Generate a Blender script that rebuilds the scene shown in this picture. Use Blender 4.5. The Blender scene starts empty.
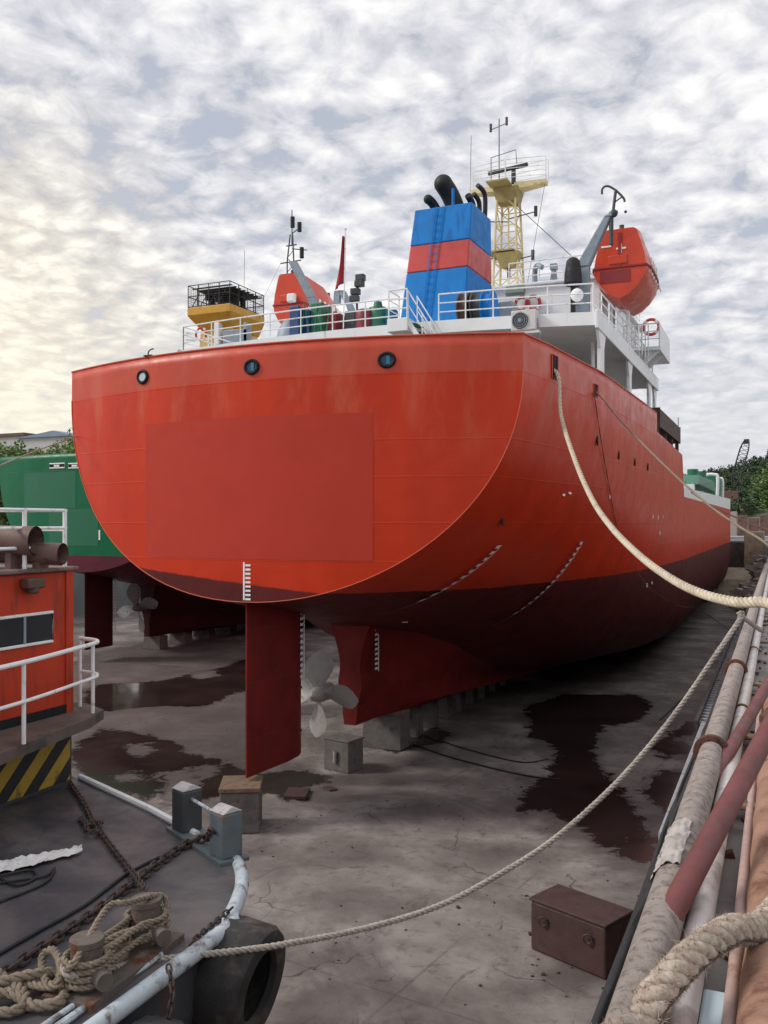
import bpy, bmesh, math, random
from mathutils import Vector, Matrix, noise as mnoise
random.seed(7)
S = bpy.context.scene
COL = S.collection
R_ = math.radians

# ------------------------------------------------------------------ camera model (used to measure the place from the photograph)
F = 900.0; TH = math.atan(395 / 900.0); H = 9.0; PY = 523.0
CV = (-math.sin(TH), math.cos(TH)); RV = (math.cos(TH), math.sin(TH))
def ray(u, v):
    t = (u - 384) / F
    return (CV[0] + t * RV[0], CV[1] + t * RV[1], (PY - v) / F)
def atx(u, v, x):
    r = ray(u, v); k = x / r[0]; return Vector((x, r[1] * k, H + r[2] * k))
def aty(u, v, y):
    r = ray(u, v); k = y / r[1]; return Vector((r[0] * k, y, H + r[2] * k))
def atz(u, v, z):
    r = ray(u, v); k = (z - H) / r[2]; return Vector((r[0] * k, r[1] * k, z))
def on_line(u, v, a, b):
    """point on the vertical plane through plan points a, b"""
    r = ray(u, v); dx, dy = b[0] - a[0], b[1] - a[1]
    k = (a[0] * dy - a[1] * dx) / (r[0] * dy - r[1] * dx)
    return Vector((r[0] * k, r[1] * k, H + r[2] * k))

# ------------------------------------------------------------------ mesh builder
class MB:
    def __init__(s): s.v = []; s.f = []
    def add(s, vs, fs):
        b = len(s.v); s.v += [tuple(p) for p in vs]; s.f += [tuple(i + b for i in q) for q in fs]; return s
    def box(s, c, d, rot=None):
        x, y, z = d[0] / 2, d[1] / 2, d[2] / 2
        vs = [Vector(p) for p in ((-x,-y,-z),(x,-y,-z),(x,y,-z),(-x,y,-z),(-x,-y,z),(x,-y,z),(x,y,z),(-x,y,z))]
        if rot is not None: vs = [rot @ p for p in vs]
        c = Vector(c)
        return s.add([p + c for p in vs], [(0,3,2,1),(4,5,6,7),(0,1,5,4),(1,2,6,5),(2,3,7,6),(3,0,4,7)])
    def bb(s, x0, x1, y0, y1, z0, z1):
        return s.box(((x0+x1)/2,(y0+y1)/2,(z0+z1)/2), (abs(x1-x0),abs(y1-y0),abs(z1-z0)))
    def hexa(s, p):  # 4 bottom (ccw), 4 top
        return s.add(p, [(0,3,2,1),(4,5,6,7),(0,1,5,4),(1,2,6,5),(2,3,7,6),(3,0,4,7)])
    def tube(s, pts, r, n=8, closed=False, caps=True):
        pts = [Vector(p) for p in pts]; m = len(pts)
        rad = r if isinstance(r, (list, tuple)) else [r] * m
        up = None; rings = []
        for i in range(m):
            a = pts[(i - 1) % m] if (closed or i > 0) else pts[i]
            b = pts[(i + 1) % m] if (closed or i < m - 1) else pts[i]
            t = (b - a)
            if t.length < 1e-9: t = Vector((0, 0, 1))
            t.normalize()
            if up is None:
                up = Vector((0, 0, 1)) if abs(t.z) < .9 else Vector((1, 0, 0))
            up = up - t * up.dot(t)
            if up.length < 1e-6: up = t.orthogonal()
            up.normalize(); sd = t.cross(up)
            rings.append([pts[i] + (up * math.cos(2*math.pi*k/n) + sd * math.sin(2*math.pi*k/n)) * rad[i] for k in range(n)])
        vs = [p for q in rings for p in q]; fs = []
        for i in range(m if closed else m - 1):
            j = (i + 1) % m
            for k in range(n):
                l = (k + 1) % n
                fs.append((i*n+k, i*n+l, j*n+l, j*n+k))
        if caps and not closed:
            fs.append(tuple(range(n))[::-1]); fs.append(tuple((m-1)*n + k for k in range(n)))
        return s.add(vs, fs)
    def cyl(s, a, b, r0, r1=None, n=16):
        return s.tube([a, b], [r0, r0 if r1 is None else r1], n)
    def lathe(s, prof, origin, axis='z', n=24):
        o = Vector(origin); vs = []; fs = []; m = len(prof)
        for (r, h) in prof:
            for k in range(n):
                a = 2*math.pi*k/n; c, d = r*math.cos(a), r*math.sin(a)
                p = (c, d, h) if axis == 'z' else ((h, c, d) if axis == 'x' else (d, h, c))
                vs.append(o + Vector(p))
        for i in range(m-1):
            for k in range(n):
                l = (k+1) % n; fs.append((i*n+k, i*n+l, (i+1)*n+l, (i+1)*n+k))
        fs.append(tuple(range(n))[::-1]); fs.append(tuple((m-1)*n+k for k in range(n)))
        return s.add(vs, fs)
    def torus(s, c, R, r, axis='y', n=24, m=8, sq=1.0):
        pts = []
        for k in range(n):
            a = 2*math.pi*k/n; p, q = R*math.cos(a), R*math.sin(a)*sq
            pts.append(Vector(c) + Vector({'y': (p,0,q), 'x': (0,p,q), 'z': (p,q,0)}[axis]))
        return s.tube(pts, r, m, closed=True)
    def ball(s, c, r, n=10, sc=(1,1,1)):
        prof = [(max(1e-4, math.sin(math.pi*i/n))*r, -math.cos(math.pi*i/n)*r) for i in range(n+1)]
        q = MB().lathe(prof, (0,0,0), 'z', n*2)
        return s.add([(p[0]*sc[0]+c[0], p[1]*sc[1]+c[1], p[2]*sc[2]+c[2]) for p in q.v], q.f)
    def prism(s, poly, z0, z1):
        n = len(poly); vs = [(p[0], p[1], z0) for p in poly] + [(p[0], p[1], z1) for p in poly]
        fs = [tuple(range(n))[::-1], tuple(range(n, 2*n))] + [(i, (i+1)%n, (i+1)%n+n, i+n) for i in range(n)]
        return s.add(vs, fs)
    def build(s, name, mat, parent=None, smooth=35, bevel=0, base=None):
        org = Vector((0,0,0))
        if parent is not None: org = WORG[parent.name]
        elif base is not None: org = Vector(base)
        elif s.v:
            xs = [p[0] for p in s.v]; ys = [p[1] for p in s.v]; zs = [p[2] for p in s.v]
            org = Vector(((min(xs)+max(xs))/2, (min(ys)+max(ys))/2, min(zs)))
        me = bpy.data.meshes.new(name)
        me.from_pydata([(p[0]-org.x, p[1]-org.y, p[2]-org.z) for p in s.v], [], s.f)
        me.update()
        o = bpy.data.objects.new(name, me); COL.objects.link(o)
        if mat: me.materials.append(mat)
        if smooth:
            for p in me.polygons: p.use_smooth = True
            me.set_sharp_from_angle(angle=R_(smooth))
        if parent is not None: o.parent = parent
        else: o.location = org
        WORG[o.name] = org.copy()
        if bevel:
            b = o.modifiers.new('bevel', 'BEVEL'); b.width = bevel; b.segments = 2; b.limit_method = 'ANGLE'; b.angle_limit = R_(40)
        return o
WORG = {}
def tag(o, label, cat, group=None, kind=None):
    o['label'] = label; o['category'] = cat
    if group: o['group'] = group
    if kind: o['kind'] = kind
    return o
def setting(o, kind='structure'):
    o['kind'] = kind; return o
def thing(name, loc, label, cat, group=None):
    o = bpy.data.objects.new(name, None); COL.objects.link(o); o.location = loc; WORG[o.name] = Vector(loc)
    o.empty_display_size = .3
    return tag(o, label, cat, group)
def copy_tree(o, parent=None):
    c = o.copy(); COL.objects.link(c)
    if parent is not None: c.parent = parent
    WORG[c.name] = WORG[o.name]
    for ch in list(o.children): copy_tree(ch, c)
    return c
def spline(pts, n=8):
    pts = [Vector(p) for p in pts]; out = []
    for i in range(len(pts)-1):
        p0 = pts[max(i-1,0)]; p1 = pts[i]; p2 = pts[i+1]; p3 = pts[min(i+2,len(pts)-1)]
        for k in range(n):
            t = k/n
            out.append(.5*((2*p1)+(p2-p0)*t+(2*p0-5*p1+4*p2-p3)*t*t+(3*p1-p0-3*p2+p3)*t*t*t))
    out.append(pts[-1]); return out
def resample(pts, step):
    out = [pts[0].copy()]; acc = 0
    for a, b in zip(pts, pts[1:]):
        L = (b-a).length; t = step-acc
        while t < L:
            out.append(a+(b-a)*(t/L)); t += step
        acc = L-(t-step)
    out.append(pts[-1].copy()); return out
def interp(tab, x):
    if x <= tab[0][0]: return tab[0][1]
    for (a, b), (c, d) in zip(tab, tab[1:]):
        if x <= c: return b+(d-b)*(x-a)/(c-a)
    return tab[-1][1]
def rope_mesh(mb, pts, Rr, pitch=None, strands=3, seg=None, n=6, fuzz=0):
    pitch = pitch or Rr*7; seg = seg or pitch/8
    P = resample(spline(pts, 10), seg)
    fr = []; up = Vector((0,0,1))
    for i in range(len(P)):
        t = (P[min(i+1,len(P)-1)]-P[max(i-1,0)]).normalized()
        up = up-t*up.dot(t)
        if up.length < 1e-5: up = t.orthogonal()
        up.normalize(); fr.append((up.copy(), t.cross(up)))
    for k in range(strands):
        q = []
        for i, p in enumerate(P):
            a = 2*math.pi*(k/strands+i*seg/pitch)
            q.append(p+(fr[i][0]*math.cos(a)+fr[i][1]*math.sin(a))*Rr*.58)
        mb.tube(q, Rr*.50, n)
    for _ in range(fuzz):
        i = random.randrange(len(P)-1); a = random.uniform(0, 6.28)
        d = fr[i][0]*math.cos(a)+fr[i][1]*math.sin(a); t = (P[i+1]-P[i]).normalized()
        q0 = P[i]+d*Rr*.9; l = Rr*random.uniform(.06,.34)*(2.2 if random.random()<.06 else 1); w = t*Rr*.045
        tip = q0+d*l+t*random.uniform(-1,1)*l*1.2+Vector((random.uniform(-1,1),random.uniform(-1,1),random.uniform(-1,1)))*l*.5
        mb.add([q0-w, q0+w, tip], [(0,1,2)])
    return mb
def chain_mesh(mb, pts, L=.12, r=.013, w=.04):
    P = resample(spline(pts, 10), L*.72)
    for i in range(len(P)-1):
        t = (P[i+1]-P[i])
        if t.length < L*.3: continue
        t.normalize(); c = (P[i]+P[i+1])*.5
        up = Vector((0,0,1))-t*t.z
        if up.length < .05: up = t.orthogonal()
        up.normalize(); sd = t.cross(up)
        ang = R_(45 if i % 2 else -45)+random.uniform(-.2,.2); s2 = sd*math.cos(ang)+up*math.sin(ang)
        q = []
        for k in range(10):
            a = 2*math.pi*k/10
            q.append(c+t*((L/2-w)*(1 if math.cos(a)>0 else -1)+math.cos(a)*w)+s2*math.sin(a)*w*.85)
        mb.tube(q, r, 5, closed=True)
    return mb
def rail_mesh(mb, path, h=1.0, rails=3, spacing=1.5, r=.024, post=.028, ends=True):
    path = [Vector(p) for p in path]
    for k in range(rails):
        z = h*(k+1)/rails
        mb.tube([p+Vector((0,0,z)) for p in path], r if k < rails-1 else r*1.25, 6)
    for i, (a, b) in enumerate(zip(path, path[1:])):
        n = max(1, round((b-a).length/spacing))
        for j in range(n+(1 if i == len(path)-2 else 0)):
            p = a+(b-a)*(j/n); mb.cyl(p, p+Vector((0,0,h)), post, n=6)
    return mb

# ------------------------------------------------------------------ materials
def new_mat(name):
    m = bpy.data.materials.new(name); m.use_nodes = True
    nt = m.node_tree; return m, nt, nt.nodes['Principled BSDF']
def N(nt, kind, **kw):
    n = nt.nodes.new(kind)
    for k, v in kw.items():
        if k == 'inp':
            for a, b in v.items(): n.inputs[a].default_value = b
        else: setattr(n, k, v)
    return n
def noise(nt, vec, scale, detail=5, rough=.55, dist=0):
    n = N(nt, 'ShaderNodeTexNoise', inp={'Scale': scale, 'Detail': detail, 'Roughness': rough, 'Distortion': dist})
    nt.links.new(vec, n.inputs['Vector']); return n.outputs['Fac']
def ramp(nt, fac, stops):
    n = N(nt, 'ShaderNodeValToRGB'); e = n.color_ramp.elements
    while len(e) < len(stops): e.new(.5)
    for q, (p, c) in zip(e, stops):
        q.position = p; q.color = (c[0], c[1], c[2], 1) if isinstance(c, (tuple, list)) else (c, c, c, 1)
    nt.links.new(fac, n.inputs['Fac']); return n.outputs['Color']
def mixc(nt, fac, a, b, blend='MIX'):
    n = N(nt, 'ShaderNodeMix', data_type='RGBA', blend_type=blend)
    for sock, val in ((n.inputs['Factor'], fac), (n.inputs['A'], a), (n.inputs['B'], b)):
        pass
    L = nt.links
    ins = [i for i in n.inputs if i.enabled or True]
    fa = n.inputs[0]; ca = n.inputs[6]; cb = n.inputs[7]
    for sock, val in ((fa, fac), (ca, a), (cb, b)):
        if hasattr(val, 'is_output'): L.new(val, sock)
        elif isinstance(val, (tuple, list)): sock.default_value = (val[0], val[1], val[2], 1)
        else: sock.default_value = val
    return n.outputs[2]
def math_(nt, op, a, b=None, c=None, clamp=False):
    n = N(nt, 'ShaderNodeMath', operation=op, use_clamp=clamp)
    for i, v in enumerate((a, b, c)):
        if v is None: continue
        if hasattr(v, 'is_output'): nt.links.new(v, n.inputs[i])
        else: n.inputs[i].default_value = v
    return n.outputs[0]
def maprange(nt, v, a, b, c=0, d=1, smooth=True):
    n = N(nt, 'ShaderNodeMapRange', interpolation_type='SMOOTHSTEP' if smooth else 'LINEAR')
    nt.links.new(v, n.inputs[0])
    for i, x in enumerate((a, b, c, d)): n.inputs[i+1].default_value = x
    return n.outputs[0]
def objcoord(nt): return N(nt, 'ShaderNodeTexCoord').outputs['Object']
def pos(nt): return N(nt, 'ShaderNodeNewGeometry').outputs['Position']
def mapping(nt, vec, scale=(1,1,1), rot=(0,0,0)):
    n = N(nt, 'ShaderNodeMapping'); n.inputs['Scale'].default_value = scale; n.inputs['Rotation'].default_value = rot
    nt.links.new(vec, n.inputs['Vector']); return n.outputs[0]
def bump(nt, bs, h, strength=.3, dist=.02, normal=None):
    n = N(nt, 'ShaderNodeBump', inp={'Strength': strength, 'Distance': dist}); nt.links.new(h, n.inputs['Height'])
    if normal is not None: nt.links.new(normal, n.inputs['Normal'])
    nt.links.new(n.outputs[0], bs.inputs['Normal']); return n.outputs[0]
MATS = {}
def paint(name, col, rough=.45, var=.25, scale=2.5, dirt=None, dirt_amt=.35, dirt_scale=1.6, metal=0, bmp=.12, streak=False, spec=.5):
    """worn paint / metal / concrete: base colour with large tonal variation, dirt patches and a fine bump"""
    if name in MATS: return MATS[name]
    m, nt, bs = new_mat(name); c = pos(nt)
    dark = tuple(x*(1-var) for x in col); lite = tuple(min(1, x*(1+var*.7)) for x in col)
    n1 = noise(nt, c, scale, 6, .6)
    colr = ramp(nt, n1, [(.32, dark), (.5, col), (.7, lite)])
    if dirt is not None:
        v2 = mapping(nt, c, (1.4,1.4,.22)) if streak else c
        n2 = noise(nt, v2, dirt_scale, 8, .65, .3)
        lo = .62-.3*dirt_amt
        colr = mixc(nt, maprange(nt, n2, lo, lo+.16), colr, dirt)
    nt.links.new(colr, bs.inputs['Base Color'])
    r = maprange(nt, noise(nt, c, scale*2.2, 4), .3, .7, max(.05, rough-.1), min(1, rough+.15), False)
    nt.links.new(r, bs.inputs['Roughness'])
    bs.inputs['Metallic'].default_value = metal; bs.inputs['Specular IOR Level'].default_value = spec
    if bmp: bump(nt, bs, noise(nt, c, scale*9, 5, .7), bmp, .02)
    MATS[name] = m; return m

RUST = (.13,.045,.02)
M_white = paint('white_paint', (.84,.87,.88), .4, .05, 1.5, (.55,.50,.44), .12, 1.3, streak=True, bmp=.05)
M_rail = paint('rail_white', (.84,.86,.86), .4, .08, 4, (.4,.33,.26), .2, 5, bmp=0)
M_blue = paint('funnel_blue', (.002,.19,.56), .5, .12, 1.2, (.002,.12,.40), .25, 1.0, streak=True, bmp=.05, spec=.25)
M_fred = paint('funnel_red', (.50,.045,.04), .4, .15, 1.2, bmp=.05)
M_black = paint('black_soot', (.012,.012,.013), .6, .3, 3, bmp=.1)
M_cream = paint('mast_cream', (.68,.58,.30), .5, .12, 3, (.3,.18,.08), .2, 4, bmp=0)
M_myell = paint('mast_yellow', (.34,.27,.10), .5, .2, 3, bmp=0)
M_ydark = paint('ochre_yellow', (.62,.33,.03), .45, .12, 1.2, (.4,.2,.03), .2, 1.5, bmp=.03)
M_ylite = paint('pale_yellow', (.70,.50,.17), .5, .1, 1.2, (.4,.3,.15), .2, 1.5, bmp=.03)
M_grey = paint('davit_grey', (.25,.31,.36), .45, .15, 2, (.12,.1,.09), .2, 3)
M_dgrey = paint('dark_grey', (.05,.055,.06), .5, .25, 3)
M_lboat = paint('lifeboat_orange', (.62,.055,.018), .3, .1, 1.5, (.42,.04,.02), .2, 2, bmp=.02)
M_dkred = paint('dark_red', (.26,.02,.025), .45, .15, 2)
M_green = paint('machine_green', (.02,.16,.085), .45, .2, 2, (.02,.06,.04), .3, 2)
M_teal = paint('teal', (.03,.2,.26), .45, .2, 2)
M_navy = paint('navy', (.02,.05,.16), .4, .2, 2)
M_drumred = paint('drum_red', (.2,.02,.03), .45, .2, 2)
M_glass = paint('dark_glass', (.02,.025,.03), .08, .2, 2, bmp=0)
M_bronze = paint('propeller_bronze', (.36,.35,.33), .5, .15, 2, (.20,.18,.16), .2, 3, metal=.2)
M_conc = paint('block_concrete', (.15,.135,.125), .85, .3, 2, (.09,.07,.065), .4, 2, bmp=.4)
M_wood = paint('timber', (.20,.135,.085), .8, .3, 3, (.09,.06,.045), .4, 3, bmp=.3)
M_steelbox = paint('rusty_box', (.075,.036,.034), .65, .3, 2, (.05,.03,.03), .4, 2, bmp=.3)
M_brown = paint('rack_brown', (.10,.055,.04), .6, .3, 2, (.16,.1,.07), .2, 3, bmp=.2)
M_rust = paint('rust', (.13,.05,.028), .8, .4, 4, (.05,.025,.02), .4, 4, bmp=.5)
M_markw = paint('mark_white', (.86,.85,.84), .5, .1, 5, bmp=0)
M_dark = paint('hole_dark', (.006,.006,.007), .8, .2, 3, bmp=0)
M_flag = paint('flag_red', (.35,.02,.03), .7, .15, 3, bmp=0)
M_mesh = paint('cage_black', (.025,.027,.03), .6, .2, 3, bmp=0)
M_cabin = paint('cabin_red', (.52,.050,.018), .5, .14, 1.3, (.25,.040,.022), .34, 3.2, streak=True, bmp=.2, spec=.3)
M_brpipe = paint('pipe_brown', (.17,.10,.085), .6, .25, 2, (.08,.05,.05), .35, 3, bmp=.2)
M_barge = paint('workboat_hull', (.05,.055,.065), .6, .3, 2, RUST, .3, 2, streak=True, bmp=.2)
M_paleblue = paint('pale_blue_paint', (.50,.57,.62), .5, .15, 3, (.16,.13,.12), .42, 5, bmp=.25)
M_bluegrey = paint('blue_grey_bitt', (.11,.145,.165), .5, .25, 3, (.16,.12,.10), .3, 3, bmp=.2)
M_bitt = paint('bitt_steel', (.13,.11,.095), .7, .3, 5, RUST, .4, 5, bmp=.4)
M_chain = paint('chain_rust', (.07,.055,.05), .65, .4, 12, (.12,.05,.03), .4, 10, metal=.3, bmp=.3)
M_tyre = paint('tyre_rubber', (.035,.033,.033), .8, .35, 4, (.09,.075,.065), .4, 3, bmp=.4)
M_cloth = paint('white_rag', (.44,.40,.37), .9, .2, 8, (.3,.27,.25), .35, 6, bmp=.3)
M_hose = paint('black_hose', (.02,.02,.022), .6, .3, 4, bmp=0)
M_pipeg = paint('pipe_pale', (.48,.41,.37), .85, .25, 14, (.25,.19,.17), .42, 22, bmp=1.0)
M_pipew = paint('pipe_white', (.60,.55,.53), .5, .15, 3, (.36,.28,.25), .35, 3, bmp=.1)
M_pink = paint('pipe_pink', (.48,.33,.29), .6, .2, 4, (.3,.16,.11), .35, 4, bmp=.1)
M_redtube = paint('tube_red', (.16,.042,.042), .55, .25, 4, (.12,.06,.05), .35, 6, bmp=.15)
M_orust = paint('pipe_orange_rust', (.36,.20,.135), .8, .3, 5, (.17,.07,.045), .38, 4, bmp=.6)
M_bluew = paint('plastic_pale_blue', (.50,.62,.68), .5, .12, 3, (.35,.38,.38), .3, 4, bmp=.1)
M_quayc = paint('quay_concrete', (.28,.255,.24), .9, .3, 1.2, (.13,.105,.09), .42, 1.5, bmp=.5)
M_tan = paint('tan_concrete', (.33,.27,.19), .9, .25, 1.0, (.18,.14,.10), .4, 1.2, bmp=.4)
M_kerb = paint('pale_beam', (.33,.34,.36), .8, .2, 3, (.18,.17,.17), .35, 3, bmp=.3)
M_track = paint('track_dark', (.06,.045,.05), .7, .3, 3, bmp=.2)
M_bldg = paint('far_wall', (.5,.5,.48), .8, .1, .3, bmp=0)
M_roofb = paint('far_roof', (.22,.28,.36), .6, .12, .3, bmp=0)
M_rusty_far = paint('far_rust', (.16,.09,.07), .8, .3, .6, (.09,.05,.045), .4, .6, bmp=0)

def rope_mat(name, col, dark):
    m, nt, bs = new_mat(name); c = pos(nt)
    n1 = noise(nt, c, 35, 6, .7); n2 = noise(nt, c, 3, 4)
    colr = mixc(nt, maprange(nt, n1, .3, .7), dark, col)
    colr = mixc(nt, maprange(nt, n2, .45, .75, 0, .45), colr, tuple(x*.55 for x in dark))
    nt.links.new(colr, bs.inputs['Base Color']); bs.inputs['Roughness'].default_value = .95
    bs.inputs['Specular IOR Level'].default_value = .15
    bump(nt, bs, noise(nt, c, 160, 3, .7), .5, .004); return m
M_rope1 = rope_mat('rope_cream', (.74,.67,.54), (.50,.41,.29))
M_rope2 = rope_mat('rope_pale', (.52,.48,.43), (.30,.26,.23))
M_rope3 = rope_mat('rope_tan', (.36,.30,.23), (.19,.15,.115))
M_rope4 = rope_mat('rope_frayed', (.56,.48,.40), (.30,.23,.18))
M_roped = rope_mat('rope_dark', (.16,.12,.10), (.08,.06,.06))

def hull_paint(name, top, bottom, zline, seams, topvar=.12, tilt=None):
    m, nt, bs = new_mat(name); c = pos(nt)
    sep = N(nt, 'ShaderNodeSeparateXYZ'); nt.links.new(c, sep.inputs[0]); z = sep.outputs['Z']
    n1 = noise(nt, mapping(nt, c, (1,1,.35)), .55, 6, .6, .2)
    ctop = ramp(nt, n1, [(.3, tuple(x*(1-topvar) for x in top)), (.5, top), (.72, tuple(x*(1+topvar) for x in top))])
    st = noise(nt, mapping(nt, c, (1.6,1.6,.12)), 1.1, 7, .65)
    ctop = mixc(nt, maprange(nt, st, .58, .78, 0, .35), ctop, (top[0]*.62, top[1]*1.3, top[2]*1.6))
    nb = noise(nt, c, .8, 6, .65)
    cbot = ramp(nt, nb, [(.3, tuple(x*.7 for x in bottom)), (.5, bottom), (.75, tuple(x*1.35 for x in bottom))])
    zt_ = z
    if tilt:
        xx = N(nt, 'ShaderNodeClamp', inp={'Min': tilt[1], 'Max': tilt[2]}); nt.links.new(math_(nt,'SUBTRACT',sep.outputs['X'],tilt[0]), xx.inputs[0]); zt_ = math_(nt,'ADD', z, math_(nt,'MULTIPLY', xx.outputs[0], tilt[3]))
    mask = maprange(nt, math_(nt, 'ADD', zt_, math_(nt, 'MULTIPLY', noise(nt, c, 2.5, 6), .10)), zline+.02, zline+.09)
    col = mixc(nt, mask, cbot, ctop)
    # weld seams: raised beads at the plate edges
    tot = None
    for sz in seams:
        d = math_(nt, 'ABSOLUTE', math_(nt, 'SUBTRACT', z, sz))
        p = maprange(nt, d, .0, .035, 1, 0)
        tot = p if tot is None else math_(nt, 'MAXIMUM', tot, p)
    sx = math_(nt, 'ABSOLUTE', math_(nt, 'SUBTRACT', math_(nt, 'FRACT', math_(nt, 'MULTIPLY', sep.outputs['Y'], .155)), .5))
    vy = maprange(nt, sx, 0, .006, 1, 0)
    tot = math_(nt, 'MAXIMUM', tot, math_(nt, 'MULTIPLY', vy, .6))
    col = mixc(nt, math_(nt, 'MULTIPLY', tot, .05), col, (.45,.16,.10))
    chm = math_(nt,'MULTIPLY', maprange(nt, noise(nt, mapping(nt, c, (.8,.8,.25)), 1.3, 6, .6), .46, .68), maprange(nt, z, 10.3, 12.5))
    if tilt: col = mixc(nt, math_(nt,'MULTIPLY',chm,.55), col, (min(1,top[0]*1.1), top[1]*3.2+.02, top[2]*7+.02))
    if tilt: col = mixc(nt, maprange(nt, z, 13.22, 13.26, 0, .38), col, (.56,.135,.095))  # paler bulwark strip: sky reflection put into the paint colour
    # scuffs
    sc = noise(nt, mapping(nt, c, (.5,.5,3)), 2.2, 8, .7, .6)
    col = mixc(nt, maprange(nt, sc, .68, .78, 0, .5), col, (top[0]*.5, top[1]*.8, top[2]))
    nt.links.new(col, bs.inputs['Base Color'])
    ro = maprange(nt, noise(nt, c, 1.7, 5), .3, .7, .30, .48, False)
    ro = math_(nt, 'ADD', ro, math_(nt, 'MULTIPLY', math_(nt, 'SUBTRACT', 1.0, mask), .28))
    nt.links.new(ro, bs.inputs['Roughness']); bs.inputs['Specular IOR Level'].default_value = .27
    # plate buckling between frames + bead + fine paint texture
    fr = math_(nt, 'SINE', math_(nt, 'MULTIPLY', sep.outputs['X'], 5.2))
    fy = math_(nt, 'SINE', math_(nt, 'MULTIPLY', sep.outputs['Y'], 5.2))
    bk = math_(nt, 'MULTIPLY', math_(nt, 'ADD', fr, fy), noise(nt, c, .35, 3))
    b1 = bump(nt, bs, bk, .32, .014)
    b2 = bump(nt, bs, noise(nt, c, .9, 4, .5), .45, .06, b1)
    b3 = bump(nt, bs, tot, .3, .012, b2)
    bump(nt, bs, noise(nt, c, 14, 4, .6), .10, .01, b3)
    return m
M_hull = hull_paint('orange_hull', (.56,.036,.007), (.100,.010,.009), 7.20, (13.2, 11.35, 10.3, 9.0, 7.9), tilt=(-14.5,-5,5,.09))
M_bott = hull_paint('antifouling', (.56,.060,.018), (.165,.012,.010), 99, (2.5, 4.2, 5.8))
M_bottg = hull_paint('antifouling_green_ship', (.5,.06,.02), (.05,.006,.007), 99, (2.5, 4.2, 5.8))
M_patch = paint('patch_red', (.49,.046,.026), .6, .05, 1.0, bmp=.03, spec=.2)
M_ghull = hull_paint('green_hull', (.004,.130,.050), (.10,.014,.026), 6.9, (12.4, 10.2, 8.6))
M_gpatch = paint('patch_green', (.010,.135,.062), .55, .05, 1.0, bmp=.02)

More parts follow.
